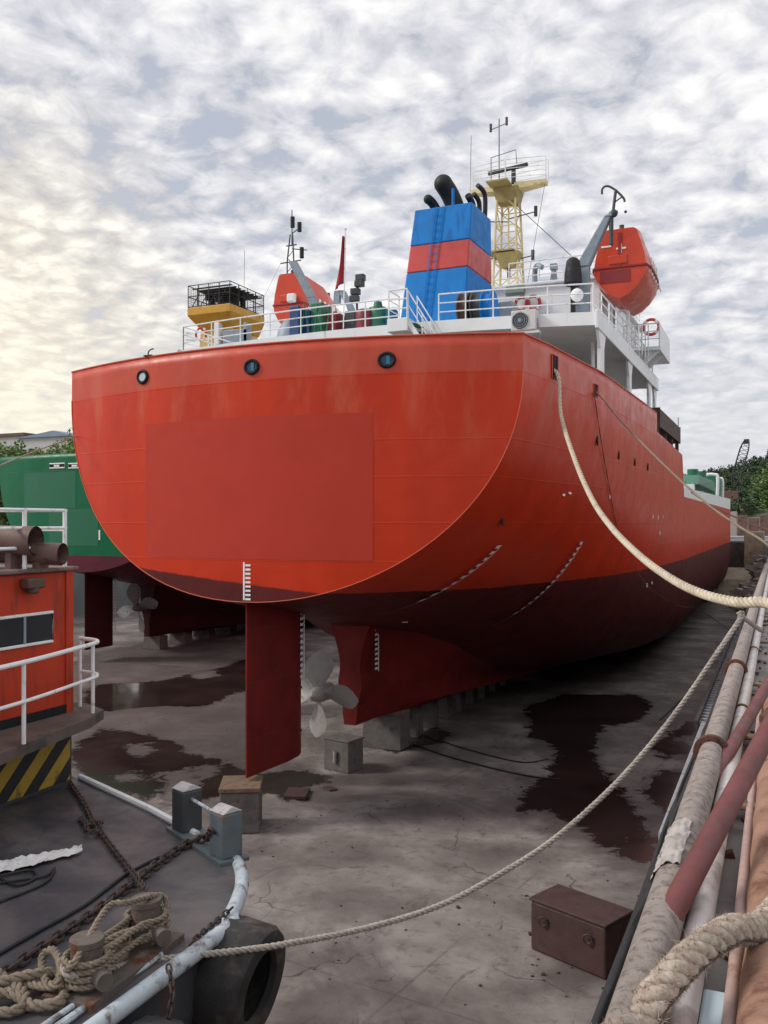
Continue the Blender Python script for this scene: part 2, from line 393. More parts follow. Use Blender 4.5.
# ------------------------------------------------------------------ ship hulls
class Hull:
    def __init__(s, cx, y0, L, k, zs0, zk, ztop, zt, sag=1.6):
        s.cx, s.y0, s.L, s.k, s.zs0, s.zk, s.zt0, s.sag = cx, y0, L, k, zs0, zk, zt, sag
        s.ztop = ztop
        q = L/104.0; dz = zs0-zk
        s.bd = [(0,8.03),(2,8.3),(9,8.85),(20,9.15),(85*q,9.15),(92*q,8.5),(97*q,6.6),(101*q,4.0),(L,.35)]
        s.bd = [(a, b*k) for a, b in s.bd]
        s.zs = [(0,zs0),(5.3,zs0-.207*dz),(10.3,zs0-.41*dz),(13,zs0-.66*dz),(16,zs0-.88*dz),(20,zk)]
        s.n = [(0,2.05),(10,2.3),(15,2.5),(20,3.2),(26,5),(33,9),(80*q,9),(92*q,3.6),(L,2.0)]
    def top(s, a): return interp(s.ztop, a)
    def section(s, a, m=26):
        b = interp(s.bd, a); zs = interp(s.zs, a); n = interp(s.n, a); tp = s.top(a); zt = min(s.zt0, tp-.02)
        pts = [(b, tp), (b, (tp*2+zt)/3), (b, zt)]
        for i in range(1, m+1):
            ph = math.pi/2*i/m
            ph = ph+.0
            pts.append((b*max(0, math.cos(ph))**(2/n), zt-(zt-zs)*math.sin(ph)**(2/n)))
        fl = interp([(0,0),(3,.05),(20,.06),(34,.02),(42,0)], a)
        pts = [(max(0, x-fl*max(0, zt-z)*min(1, x/3)), z) for x, z in pts]
        pts[-1] = (0.0, zs); return pts
    def yoff(s, a, xp):
        return s.sag*(xp/(8*s.k))**2*max(0, 1-a/9.0)
    def pt(s, a, z, side=1, off=0.0):
        p = s.section(a, 40); x = 0.0
        for (x0, z0), (x1, z1) in zip(p, p[1:]):
            if (z0 >= z >= z1) or (z1 >= z >= z0):
                x = x0 if abs(z1-z0) < 1e-9 else x0+(x1-x0)*(z-z0)/(z1-z0); break
        return Vector((s.cx+side*(x+off), s.y0+a+s.yoff(a, x), z))
    def at_y(s, y, z, side=1, off=0.0):
        a = y-s.y0
        for _ in range(6):
            p = s.pt(a, z, side); a += (y-p.y)
        return s.pt(a, z, side, off)
    def mesh(s, mat, parent, stations):
        mb = MB(); rows = []
        for a in stations:
            p = s.section(a)
            full = [(x, z) for x, z in p]+[(-x, z) for x, z in reversed(p[:-1])]
            rows.append([Vector((s.cx+x, s.y0+a+s.yoff(a, x), z)) for x, z in full])
        w = len(rows[0]); vs = [q for r in rows for q in r]; fs = []
        for i in range(len(rows)-1):
            for j in range(w-1):
                fs.append((i*w+j, (i+1)*w+j, (i+1)*w+j+1, i*w+j+1))
        mb.add(vs, fs)
        # transom: rows across at each height
        p = s.section(0); Mx = 28; grid = []
        for x, z in p:
            grid.append([Vector((s.cx+x*(1-2*j/Mx), s.y0+s.sag*(x*(1-2*j/Mx)/(8*s.k))**2, z)) for j in range(Mx+1)])
        vs = [q for r in grid for q in r]; fs = []
        for i in range(len(grid)-1):
            for j in range(Mx):
                fs.append((i*(Mx+1)+j, (i+1)*(Mx+1)+j, (i+1)*(Mx+1)+j+1, i*(Mx+1)+j+1))
        mb.add(vs, fs)
        o = mb.build('hull', mat, parent, smooth=0)
        b_ = bmesh.new(); b_.from_mesh(o.data); bmesh.ops.remove_doubles(b_, verts=b_.verts, dist=.0008)
        bmesh.ops.recalc_face_normals(b_, faces=b_.faces)
        f0 = max(b_.faces, key=lambda f: f.calc_center_median().x)
        if f0.normal.x < 0: bmesh.ops.reverse_faces(b_, faces=b_.faces)
        b_.to_mesh(o.data); b_.free()
        for p in o.data.polygons: p.use_smooth = True
        o.data.set_sharp_from_angle(angle=R_(24))
        sm = o.modifiers.new('plate', 'SOLIDIFY'); sm.thickness = .05; sm.offset = -1
        return o
    def transom(s, xp, z, off=.0):
        return Vector((s.cx+xp, s.y0+s.sag*(xp/(8*s.k))**2-off, z))
    def skeg(s, mat, parent, a0, boss_z, a1=30, w0=.28, w1=2.6):
        mb = MB(); rows = []
        st = [a0+(a1-a0)*(i/22)**1.2 for i in range(23)]
        for i, a in enumerate(st):
            t = (a-a0)/(a1-a0); ztop = interp(s.zs, a)+.9; row = []
            for j in range(15):
                z = s.zk+(ztop-s.zk)*j/14
                w = interp([(0,w0),(.08,w0+.22),(.22,w0+1.25),(.4,w0+2.0),(.65,w0+3.4),(1,w0+w1+2.2)], t)+interp([(0,1.7),(.2,3.2),(1,1.8)], t)*max(0, (j/14)-.25)**2
                w += .20*math.exp(-((z-boss_z)/.55)**2)*max(0, 1-t*1.6)
                if j == 0: w *= .82
                row.append((w, z))
            full = [Vector((s.cx+w, s.y0+a, z)) for w, z in reversed(row)]+[Vector((s.cx-w, s.y0+a, z)) for w, z in row]
            rows.append(full)
        w = len(rows[0]); vs = [q for r in rows for q in r]; fs = []
        for i in range(len(rows)-1):
            for j in range(w-1): fs.append((i*w+j, (i+1)*w+j, (i+1)*w+j+1, i*w+j+1))
        fs.append(tuple(range(w))[::-1]); fs.append(tuple((len(rows)-1)*w+j for j in range(w)))
        mb.add(vs, fs)
        return mb.build('skeg', mat, parent, smooth=40)

def rudder_mesh(cx, y0, y1, z0, z1, th=.22):
    mb = MB(); prof = [(0,.12),(.3,.5),(.65,1),(.88,.85),(1,.25)]
    rows = []
    for z in (z0, z0+.05, z1-.4, z1):
        r = [Vector((cx+th*w, y0+(y1-y0)*t, z)) for t, w in prof]+[Vector((cx-th*w, y0+(y1-y0)*t, z)) for t, w in reversed(prof)]
        rows.append(r)
    w = len(rows[0]); vs = [q for r in rows for q in r]; fs = []
    for i in range(len(rows)-1):
        for j in range(w):
            l = (j+1) % w; fs.append((i*w+j, i*w+l, (i+1)*w+l, (i+1)*w+j))
    fs.append(tuple(range(w))[::-1]); fs.append(tuple((len(rows)-1)*w+j for j in range(w)))
    return mb.add(vs, fs)
def blade_mesh(c, R, ang, wid):
    mb = MB(); vs = []; fs = []; m = 9; q = 6
    prof = [.32,.5,.72,.9,1.0,1.0,.88,.6,.12]
    ca, sa = math.cos(ang), math.sin(ang)
    for sgn in (1, -1):
        for i in range(m):
            r = R*(.14+.86*i/(m-1)); w = wid*prof[i]; pitch = R_(44-28*i/(m-1))
            for j in range(q+1):
                t = (j/q-.5)*2; a = t*w; skew = .10*R*(i/(m-1))**2
                th = .045*(1-i/(m-1)*.75)*(1-t*t)
                lx = a*math.cos(pitch)+skew; ly = a*math.sin(pitch)+sgn*th
                vs.append(Vector(c)+Vector((lx*ca-r*sa, ly, lx*sa+r*ca)))
    for i in range(m-1):
        for j in range(q):
            k = i*(q+1)+j; fs.append((k, k+1, k+q+2, k+q+1)); k2 = k+m*(q+1); fs.append((k2, k2+q+1, k2+q+2, k2+1))
    return mb.add(vs, fs)
def propeller(parent, c, R, angs, wid, mat):
    mb = MB(); mb.lathe([(.02,-.55),(.16,-.42),(.26,-.15),(.30,.2),(.30,.75)], c, 'y', 20)
    p = mb.build('propeller', mat, parent)
    for a in angs: blade_mesh(c, R, a, wid).build('blade', mat, p, smooth=50)
    return p
def comb(mb, pts, normal, tick, step=None, w=.05, side=None):
    """draught scale: a thin line with figure-sized ticks beside it"""
    P = [Vector(p) for p in pts]; n = Vector(normal)
    for a, b in zip(P, P[1:]):
        t = (b-a).normalized(); s = t.cross(n).normalized() if side is None else Vector(side)
        mb.add([a-s*w*.35, a+s*w*.35, b+s*w*.35, b-s*w*.35], [(0,1,2,3)])
    for i, p in enumerate(P[:-1]):
        t = (P[i+1]-p).normalized(); s = t.cross(n).normalized() if side is None else Vector(side)
        h = (P[i+1]-p).length*.5
        a = p+s*w*.6; mb.add([a, a+s*tick, a+s*tick+t*h, a+t*h], [(0,1,2,3)])
    return mb

# ================================================================== THE ORANGE SHIP
CX = -14.5
HU = Hull(CX, 22.7, 114, 1.0, 6.66, 1.55,
          [(0,14.26),(22.0,14.26),(22.08,13.38),(34.3,13.12),(34.7,12.6),(35.0,11.7),(35.5,10.62),(99,10.62),(106,12.6),(114,13.2)], 13.25)
ship = thing('cargo_ship', (CX, 22.7, 1.55), 'big orange-red ship with rounded stern, blue funnel and dark red bottom', 'ship')
sts = [0,.6,1.3,2,3,4,5,6,7.2,8.5,10,11.5,13,15,17,19,21,22,22.08,24,26,28,30,32,34,34.3,34.5,34.7,34.85,35,35.25,35.5,36.5,40,50,60,70,80,90,93,96,99,101,103,105,107,109,111,113,114]
hull = HU.mesh(M_hull, ship, sts)
HU.skeg(M_bott, ship, 7.2, 3.0)
# decks (inside the plating)
def deck_poly(a0, a1, z, inset, side_n=14):
    L = []; Rr = []
    for i in range(side_n+1):
        a = a0+(a1-a0)*i/side_n; b = interp(HU.bd, a)-inset
        L.append((CX-b, HU.y0+a+HU.yoff(a, b)+.02)); Rr.append((CX+b, HU.y0+a+HU.yoff(a, b)+.02))
    return Rr+L[::-1]
pp = deck_poly(.9, 35.2, 0, .07)
MB().prism(pp, 12.95, 13.12).build('poop_deck', paint('deck_green', (.24,.26,.24), .7, .2, 1), ship, smooth=0)
MB().prism(deck_poly(35.3, 108, 0, .09), 10.3, 10.5).build('main_deck', MATS['deck_green'], ship, smooth=0)
mb = MB(); mb.hexa([(CX-9.0,57.6,10.5),(CX+9.0,57.6,10.5),(CX+9.0,57.75,10.5),(CX-9.0,57.75,10.5),(CX-9.0,57.6,13.0),(CX+9.0,57.6,13.0),(CX+9.0,57.75,13.0),(CX-9.0,57.75,13.0)])
mb.build('poop_front', M_white, ship, smooth=0)
# white bulwark on the main deck edge
for sd in (1, -1):
    mb = MB()
    ys = [58.3+i*(121-58.3)/12 for i in range(13)]
    for y0, y1 in zip(ys, ys[1:]):
        p0 = HU.at_y(y0, 10.55, sd, -.10); p1 = HU.at_y(y1, 10.55, sd, -.10)
        w = Vector((.09*sd, 0, 0)); h0 = .65+.75*(y0-58)/63; h1 = .65+.75*(y1-58)/63
        q = [p0-w, p0+w, p1+w, p1-w]
        mb.hexa(q+[q[0]+Vector((0,0,h0)), q[1]+Vector((0,0,h0)), q[2]+Vector((0,0,h1)), q[3]+Vector((0,0,h1))])
    mb.build('deck_bulwark', M_white, ship, smooth=0)
# rubbing strip / gunwale cap of the stern bulwark
for sd in (1, -1):
    pts = [HU.pt(a, HU.top(a), sd, 0) for a in (0,2,4,6,9,12,15,18,21.9)]
    MB().tube([p-Vector((0,0,.01)) for p in pts], .03, 6).build('gunwale', M_hull, ship)
MB().tube([HU.transom(x, 14.25) for x in [-8.03+16.06*i/24 for i in range(25)]], .03, 6).build('gunwale', M_hull, ship)
# knuckle edge round the transom
kn = [HU.transom(x, z, .01) for x, z in HU.section(0, 26)[2:]]
kl = [HU.transom(-x, z, .01) for x, z in reversed(HU.section(0, 26)[2:-1])]
MB().tube(kn+kl, .014, 6).build('transom_edge_bead', paint('bead', (.58,.12,.05), .45, .1, 3, bmp=0), ship)
# added rectangle on the transom that blanks out the ship's name
mb = MB(); nx = 16; vs = []; fs = []
for j in (0, 1):
    for i in range(nx+1):
        vs.append(HU.transom(-3.86+(4.02+3.86)*i/nx, 7.93 if j == 0 else 12.12, .008))
for i in range(nx): fs.append((i, i+1, nx+2+i, nx+1+i))
o = mb.add(vs, fs).build('redaction_patch', M_patch, ship); o['label'] = 'flat duller red rectangle added to blank out the name'
# fairleads in the stern bulwark
for (u, v, mt) in ((143, 377, paint('sky_grey', (.55,.60,.66), .3, .1, 2, bmp=0)), (252, 367, M_navy), (387, 360, M_navy)):
    p = aty(u, v, 24.2)
    xp = p.x-CX
    for _ in range(5):
        p = aty(u, v, HU.y0+1.6*(xp/8)**2); xp = p.x-CX
    p = HU.transom(xp, p.z, .02); sl = math.atan(2*1.6*xp/64)
    rot = Matrix.Rotation(sl, 4, 'Z')
    mb = MB().torus((0,0,0), .215, .055, 'y', 28, 8, .85)
    mb.v = [tuple(rot @ Vector(q)+p) for q in mb.v]
    fl = mb.build('fairlead', M_dark, ship)
    mb = MB().lathe([(.01,-.012),(.2,-.012),(.2,.012),(.01,.012)], (0,0,0), 'y', 24)
    mb.v = [tuple(rot @ Vector((q[0], q[1], q[2]*.85))+p) for q in mb.v]; mb.build('opening', mt, fl)
    mb = MB().box((.04,-.02,-.0), (.1,.02,.24)); mb.v = [tuple(rot @ Vector(q)+p) for q in mb.v]
    if mt is M_navy: mb.build('roller', M_teal, fl)
# mooring ports in the starboard bulwark
for y0, z0, z1, w in ((26.35,13.3,14.0,.55),(30.75,13.3,13.72,.42)):
    a = HU.at_y(y0, 13.6, 1, .012); b = HU.at_y(y0+w, 13.6, 1, .012)
    mb = MB(); mb.add([(a.x,a.y,z0),(b.x,b.y,z0),(b.x,b.y,z1),(a.x,a.y,z1)], [(0,1,2,3)])
    pf = mb.build('mooring_port', M_dark, ship, smooth=0)
    t = (b-a).normalized(); n = Vector((t.y,-t.x,0))*.02
    MB().tube([Vector((a.x,a.y,z0))+n, Vector((b.x,b.y,z0))+n, Vector((b.x,b.y,z1))+n, Vector((a.x,a.y,z1))+n], .018, 6, closed=True).build('port_frame', M_hull, pf)
# scuppers and their dark openings along the side
for u, v in ((597,441),(619,455),(635,462),(648,467),(500,520)):
    x = -5.6
    for _ in range(6):
        p = atx(u, v, x); q = HU.at_y(p.y, p.z, 1, .015); x = q.x
    MB().ball((q.x,q.y,q.z), .16, 8, (.2,.75,1.15)).build('scupper', M_dark, ship)
# small white marks on the side
def side_pt(u, v, off=.02):
    x = -5.8
    for _ in range(14):
        p = atx(u, v, x); q = HU.at_y(p.y, p.z, 1, off); x = .5*x+.5*q.x
    return q
for (u, v, w, h) in ((564,495,.32,.12),(570,493,.35,.10),(610,497,.22,.22),(653,517,.25,.3),(658,517,.3,.3),(663,517,.22,.22),(660,533,.3,.3),(647,585,.4,.3),(652,583,.3,.2),(408,667,.3,.12),(407,692,.34,.13),(426,688,.3,.12),(405,622,.35,.06)):
    a = side_pt(u-3, v); b = side_pt(u+3, v)
    c = (a+b)/2; t = (b-a).normalized()*w/2
    k = []
    for i in range(9):
        an = 2*math.pi*i/9; rr = random.uniform(.6,1.1)
        k.append(c+t*math.cos(an)*rr+Vector((0,0,h/2*math.sin(an)*rr)))
    MB().add(k, [tuple(range(9))]).build('hull_mark', M_markw, ship, smooth=0)
# draught scales: transom centre, rudder post, skeg, two frame lines on the quarter
mb = MB()
comb(mb, [HU.transom(.02, 6.72+.125*i, .012) for i in range(10)], (0,-1,0), .18, w=.08)
mb.build('draft_scale', M_markw, ship, smooth=0)
def frame_line(y, zlo, zhi, n, tick):
    mb = MB(); zs = [zhi-(zhi-zlo)*(i/n)**1.0 for i in range(n+1)]
    pts = [HU.at_y(y, z, 1, .08) for z in zs]
    for i, (a, b) in enumerate(zip(pts, pts[1:])):
        dy = Vector((0, .045, 0)); mb.add([a-dy, a+dy, b+dy, b-dy], [(0,1,2,3)])
        f = .5
        c = a.lerp(b, f); d2 = Vector((0,-1,0))*tick
        if zs[i] > zlo+.18*(zhi-zlo): mb.add([a, a+d2, c+d2, c], [(0,1,2,3)])
    return mb
frame_line(27.6, 5.95, 8.3, 12, .45).build('draft_scale', M_markw, ship, smooth=0)
frame_line(34, 4.75, 8.3, 17, .48).build('draft_scale', M_markw, ship, smooth=0)
# rudder, propeller
RD = rudder_mesh(CX, 22.85, 26.1, 1.42, 6.75)
rud = RD.build('rudder', M_bott, ship, smooth=30)
MB().cyl((CX,25.3,6.2), (CX,25.3,7.2), .35, .5).build('rudder_stock', M_bott, ship)
mb = MB(); comb(mb, [Vector((CX+.1,26.12,6.1-.19*i)) for i in range(13)], (1,0,0), .20, w=.10, side=(0,-1,0))
mb.v = [(p[0]+.06,p[1],p[2]) for p in mb.v]; mb.build('draft_scale', M_markw, rud, smooth=0)
for z in (2.2, 3.6): MB().bb(CX+.2, CX+.235, 25.55, 25.85, z, z+.07).build('anode', M_rust, rud, smooth=0)
propeller(ship, Vector((CX, 27.45, 3.12)), 1.50, [R_(a) for a in (2, 92, 182, 272)], .50, M_bronze)
mb = MB(); comb(mb, [side_pt(375-.0*i, 642+5*i, .03) if False else Vector((CX+.85, 30.6+.05*(i%2)*0, 5.1-.18*i)) for i in range(10)], (1,0,0), .26, w=.11, side=(0,-1,0))
mb.build('draft_scale', M_markw, ship, smooth=0)
# boat deck slab with camber
DZ = 16.3
def camber(x): return .24*(1-((x-CX)/8.7)**2)
mb = MB(); vs = []; fs = []; nx = 24
ring = []
for j, (y, th) in enumerate(((31.4,.46),(47.5,.46))):
    for i in range(nx+1):
        x = CX-8.75+17.5*i/nx; vs.append((x, y, DZ+camber(x))); vs.append((x, y, DZ+camber(x)-th))
W = (nx+1)*2
for i in range(nx):
    a = i*2; b = (i+1)*2
    fs += [(a,b,W+b,W+a),(a+1,W+a+1,W+b+1,b+1),(a,a+1,b+1,b),(W+a,W+b,W+b+1,W+a+1)]
fs += [(0,W,W+1,1),(nx*2,nx*2+1,W+nx*2+1,W+nx*2)]
mb.add(vs, fs).build('boat_deck', M_white, ship, smooth=30)
for sd in (1, -1):
    xe = CX+sd*8.75
    mb = MB().hexa([(xe-.06,31.3,15.72),(xe+.06,31.3,15.72),(xe+.14,47.6,15.72),(xe+.02,47.6,15.72),(xe-.06,31.3,16.36),(xe+.06,31.3,16.36),(xe+.14,47.6,16.36),(xe+.02,47.6,16.36)])
    mb.build('deck_fascia', M_white, ship, smooth=0, bevel=.03)
    for y, w in ((32.3,.7),(38.9,.55),(45.2,.6),(47.3,.5)):
        mb = MB(); x = xe
        mb.bb(x-.10, x+.03, y-w/2, y+w/2, 13.1, 15.9)
        # brackets flaring into the fascia
        for s2 in (1, -1):
            e = y+s2*w/2
            mb.hexa([(x-.08,e,15.15),(x+.02,e,15.15),(x+.02,e+s2*.02,15.15),(x-.08,e+s2*.02,15.15),(x-.08,e,15.75),(x+.02,e,15.75),(x+.02,e+s2*.38,15.75),(x-.08,e+s2*.38,15.75)])
        mb.build('column', M_white, ship, smooth=0, bevel=.02)
# inner casing wall under the boat deck, stanchions, chain stopper
MB().bb(CX-5.5, CX+5.6, 39.0, 47.0, 13.12, 15.84).build('deck_casing', M_white, ship, smooth=0)
for x, y in ((CX+4.6,31.7),(CX,31.7),(CX-4.6,31.7),(CX+8.0,34.6)): MB().cyl((x,y,13.1),(x,y,15.95),.07,n=10).build('stanchion', M_white, ship)
mb = MB().cyl((-7.2,36.2,13.1),(-7.2,36.2,13.9),.28).cyl((-7.2,36.2,13.9),(-7.2,36.2,14.0),.42)
mb.cyl((-7.2,38.2,13.1),(-7.2,38.2,14.4),.2).box((-7.0,40.2,14.0),(.8,.9,1.2)).build('capstan', M_black, ship)
# boat deck rail
def rl(path, **k): return rail_mesh(MB(), path, **k).build('railing', M_rail, ship)
ed = lambda x, y=31.5: Vector((x, y, DZ+camber(x)))
rl([ed(CX-8.6+i*(8.6+1.3)/7) for i in range(8)], spacing=1.1, rails=3)
rl([ed(CX+2.9), ed(CX+5), ed(CX+7), ed(CX+8.6), Vector((CX+8.68,39,DZ+.04)), Vector((CX+8.72,46.5,DZ+.04))], spacing=1.4, rails=3)
rl([ed(CX-8.6), Vector((CX-8.65,37,DZ+.04)), Vector((CX-8.65,46,DZ+.04))], spacing=1.6)
# small platform and stair at the aft edge
st = MB().bb(-13.2,-12.4,30.35,31.4,16.02,16.5).build('stair_platform', M_white, ship, smooth=0, bevel=.02)
rail_mesh(MB(), [Vector((-13.15,31.4,16.5)), Vector((-13.15,30.4,16.5)), Vector((-12.42,30.4,16.5))], 1.05, 3, .8).build('platform_rail', M_rail, st)
mb = MB()
for yy in (30.45, 31.3):
    mb.hexa([(-12.4,yy,16.2),(-12.4,yy+.05,16.2),(-10.4,yy+.05,13.2),(-10.4,yy,13.2),(-12.4,yy,16.5),(-12.4,yy+.05,16.5),(-10.4,yy+.05,13.5),(-10.4,yy,13.5)])
mb.build('stair_stringer', M_white, st, smooth=0)
mb = MB()
for i in range(9): mb.bb(-12.35+.215*i, -12.12+.215*i, 30.5, 31.3, 16.26-.32*i, 16.3-.32*i)
mb.build('stair_tread', M_green, st, smooth=0)
mb = MB()
for yy in (30.45, 31.35):
    mb.tube([(-12.42,yy,17.5),(-10.6,yy,14.6),(-10.5,yy,13.4)], .026, 6).tube([(-12.42,yy,17.0),(-10.6,yy,14.1)], .02, 6)
    for i in range(4): mb.cyl((-12.4+.55*i,yy,16.4-.82*i),(-12.4+.55*i,yy,17.45-.86*i),.022,n=6)
mb.build('stair_handrail', M_rail, st)
# deckhouse
dh = MB().bb(-13.3,-7.0,39.0,50.5,16.3,19.45).build('deckhouse', M_white, ship, smooth=0, bevel=.04)
MB().bb(-13.5,-6.8,38.8,50.7,19.452,19.58).build('roof', M_white, dh, smooth=0, bevel=.03)
for x0, x1, z0, z1 in ((-9.1,-8.0,17.15,17.95),(-11.0,-10.2,17.3,18.1)):
    w = MB().bb(x0,x1,38.95,38.995,z0,z1).build('window', M_glass, dh, smooth=0)
    MB().tube([(x0,38.95,z0),(x1,38.95,z0),(x1,38.95,z1),(x0,38.95,z1)], .05, 6, closed=True).build('frame', M_white, w)
mb = MB()
for i in range(7): mb.box((-8.55,38.93,17.2+.11*i),(1.0,.03,.05),Matrix.Rotation(R_(30),3,'X'))
mb.build('louvre', M_grey, dh, smooth=0)
MB().bb(-9.9,-9.2,38.94,38.99,16.4,18.2).build('door', paint('door_white', (.62,.66,.68), .5, .1, 2), dh, smooth=0, bevel=.03)
rail_mesh(MB(), [(-6.9,40,19.58),(-6.9,50,19.58)], .95, 3, 1.6).build('roof_rail', M_rail, dh)
rail_mesh(MB(), [(-11,38.9,19.58),(-6.9,38.9,19.58)], .95, 3, 1.3).build('roof_rail', M_rail, dh)
mb = MB().tube(spline([(-9.9,39.2,19.5),(-9.9,39.2,20.15),(-9.75,39.05,20.35),(-9.5,38.9,20.2)],5),.12,8)
mb.cyl((-9.1,39.4,19.5),(-9.1,39.4,20.2),.2,.1).box((-9.1,39.4,20.3),(.3,.3,.25)).build('vent_pipe', M_grey, dh)
mb = MB().box((-10.6,38.5,19.2),(.85,.25,.38),Matrix.Rotation(R_(-20),3,'X')).cyl((-10.6,38.8,19.2),(-10.6,39.1,19.4),.05)
mb.build('floodlight', paint('lamp_green', (.16,.22,.17), .4, .2, 3), dh, bevel=.02)
# funnel
fu_bot = [(-13.9,33.0),(-11.15,33.0),(-11.08,36.7),(-13.9,36.7)]; fu_top = [(-13.6,34.1),(-11.15,34.1),(-11.08,36.45),(-13.6,36.45)]
def fz(t):
    zz = 16.3+(21.75-16.3)*t
    return [Vector((a[0]+(b[0]-a[0])*t, a[1]+(b[1]-a[1])*t, zz)) for a, b in zip(fu_bot, fu_top)]
fun = MB().hexa(fz(0)+fz(.505)).build('funnel', M_blue, ship, smooth=0, bevel=.05)
MB().hexa(fz(.506)+fz(.715)).build('funnel_band', M_fred, fun, smooth=0, bevel=.05)
MB().hexa(fz(.716)+fz(1)).build('funnel_top', M_blue, fun, smooth=0, bevel=.05)
mb = MB()  # recessed-looking access ladder and conduit on the aft face
for dx in (.95,1.25):
    a = fz(.05)[0]; b = fz(1)[0]; mb.tube([(a.x+dx,a.y-.06,a.z),(b.x+dx,b.y-.06,b.z)],.018,6)
for i in range(16):
    t = .06+.058*i; a = fz(t)[0]; mb.cyl((a.x+.95,a.y-.06,a.z),(a.x+1.25,a.y-.06,a.z),.012,n=5)
mb.build('ladder', M_blue, fun)
def exhaust(pts, r): MB().tube(spline(pts,6), r, 16).build('exhaust_pipe', M_black, fun)
MB().tube(spline([(-12.25,35.4,21.6),(-12.28,35.4,22.0),(-12.45,35.2,22.55),(-12.65,34.9,22.95)],6),.38,18).ball((-12.65,34.9,22.95),.385,12).build('exhaust_pipe', M_black, fun)
MB().tube(spline([(-12.95,35.1,21.6),(-12.97,35.05,21.9),(-13.1,34.8,22.2),(-13.2,34.6,22.3)],6),.19,16).ball((-13.2,34.6,22.3),.195,10).build('exhaust_pipe', M_black, fun)
exhaust([(-11.6,35.5,21.6),(-11.6,35.5,22.15),(-11.65,35.1,22.4)], .14)
exhaust([(-11.4,35.8,21.6),(-11.4,35.8,22.3),(-11.5,35.4,22.55)], .10)
exhaust([(-11.25,36.1,21.6),(-11.25,36.1,22.7),(-11.4,35.6,22.95)], .10)
MB().cyl((-12.05,34.4,21.7),(-12.05,34.4,22.5),.06).build('vent_pipe', M_blue, fun)
# radar mast
mast = thing('tmp', (0,0,0), 'x', 'x'); bpy.data.objects.remove(mast)
MXc, MYc = -12.75, 45.0
mb = MB(); zb, zt2 = 19.55, 26.0
leg = []
def mw(z): return .70-(z-zb)/(zt2-zb)*.24
for sx, sy in ((1,1),(1,-1),(-1,-1),(-1,1)):
    mb.tube([(MXc+sx*mw(zb),MYc+sy*mw(zb),zb),(MXc+sx*mw(zt2),MYc+sy*mw(zt2),zt2)],.06,6)
nb_ = 7
for i in range(nb_):
    z0 = zb+(zt2-zb)*i/nb_; z1 = zb+(zt2-zb)*(i+1)/nb_; a, b = mw(z0), mw(z1)
    cr = [(1,1),(1,-1),(-1,-1),(-1,1)]
    for k in range(4):
        c0, c1 = cr[k], cr[(k+1)%4]
        if i % 2: c0, c1 = c1, c0
        mb.tube([(MXc+c0[0]*a,MYc+c0[1]*a,z0),(MXc+c1[0]*b,MYc+c1[1]*b,z1)],.028,5)
        mb.tube([(MXc+c0[0]*b,MYc+c0[1]*b,z1),(MXc+c1[0]*b,MYc+c1[1]*b,z1)],.028,5)
mb.cyl((MXc,MYc,zb),(MXc,MYc,zt2),.045,n=6)
mast = mb.build('radar_mast', M_cream, ship)
mb = MB().hexa([(MXc-.5,MYc-.5,25.4),(MXc+.5,MYc-.5,25.4),(MXc+.5,MYc+.5,25.4),(MXc-.5,MYc+.5,25.4),(MXc-.65,MYc-.65,26.1),(MXc+.65,MYc-.65,26.1),(MXc+.65,MYc+.65,26.1),(MXc-.65,MYc+.65,26.1)])
mb.build('mast_platform', M_myell, mast, smooth=0); mb = MB().bb(MXc-.75,MXc+.35,MYc-1.5,MYc-.6,26.12,26.2); mb.build('mast_platform', M_myell, mast, smooth=0); mb = MB()
mb.hexa([(MXc-.9,MYc-.9,22.78),(MXc+.5,MYc-.9,22.78),(MXc+.5,MYc+.6,22.78),(MXc-.9,MYc+.6,22.78),(MXc-.9,MYc-.9,22.85),(MXc+.5,MYc-.9,22.85),(MXc+.5,MYc+.6,22.85),(MXc-.9,MYc+.6,22.85)])
mb.build('mast_platform', M_myell, mast, smooth=0); mb = MB(); mb.hexa([(MXc-.2,MYc-.7,22.0),(MXc+.5,MYc-.7,22.0),(MXc+.5,MYc-.2,22.0),(MXc-.2,MYc-.2,22.0),(MXc-.5,MYc-.9,22.7),(MXc+.8,MYc-.9,22.7),(MXc+.8,MYc-.1,22.7),(MXc-.5,MYc-.1,22.7)])
mb.build('mast_platform', M_myell, mast, smooth=0)
yd0, yd1 = MXc-2.0, MXc+2.0
for s2, xe in ((-1,yd0),(1,yd1)):
    mb = MB(); mb.hexa([(MXc+s2*.4,MYc-.4,26.0),(xe,MYc-.25,26.15),(xe,MYc+.25,26.15),(MXc+s2*.4,MYc+.4,26.0),(MXc+s2*.4,MYc-.4,26.34),(xe,MYc-.25,26.34),(xe,MYc+.25,26.34),(MXc+s2*.4,MYc+.4,26.34)])
    mb.build('yard', M_cream, mast, smooth=0)
rail_mesh(MB(), [(yd0,MYc-.25,26.34),(MXc,MYc-.6,26.34),(yd1,MYc-.25,26.34)], 1.15, 5, 2.0, .016, .03).build('yard_rail', M_rail, mast)
rail_mesh(MB(), [(yd0,MYc+.25,26.34),(MXc,MYc+.6,26.34),(yd1,MYc+.25,26.34)], 1.15, 3, 2.0, .016, .03).build('yard_rail', M_rail, mast)
mb = MB().tube([(MXc-.75,MYc-.6,26.3),(MXc-.75,MYc-.6,27.7),(MXc+.55,MYc-.6,27.9),(MXc+.6,MYc-.6,27.2)],.03,6)
mb.cyl((MXc-.5,MYc,26.3),(MXc-.5,MYc,29.9),.035,n=6).tube([(MXc-.95,MYc,29.4),(MXc-.1,MYc,29.6)],.03,6)
mb.cyl((MXc-2.0,MYc-.2,26.3),(MXc-1.95,MYc-.2,29.2),.02,n=5)
mb.build('antenna_pole', M_grey, mast)
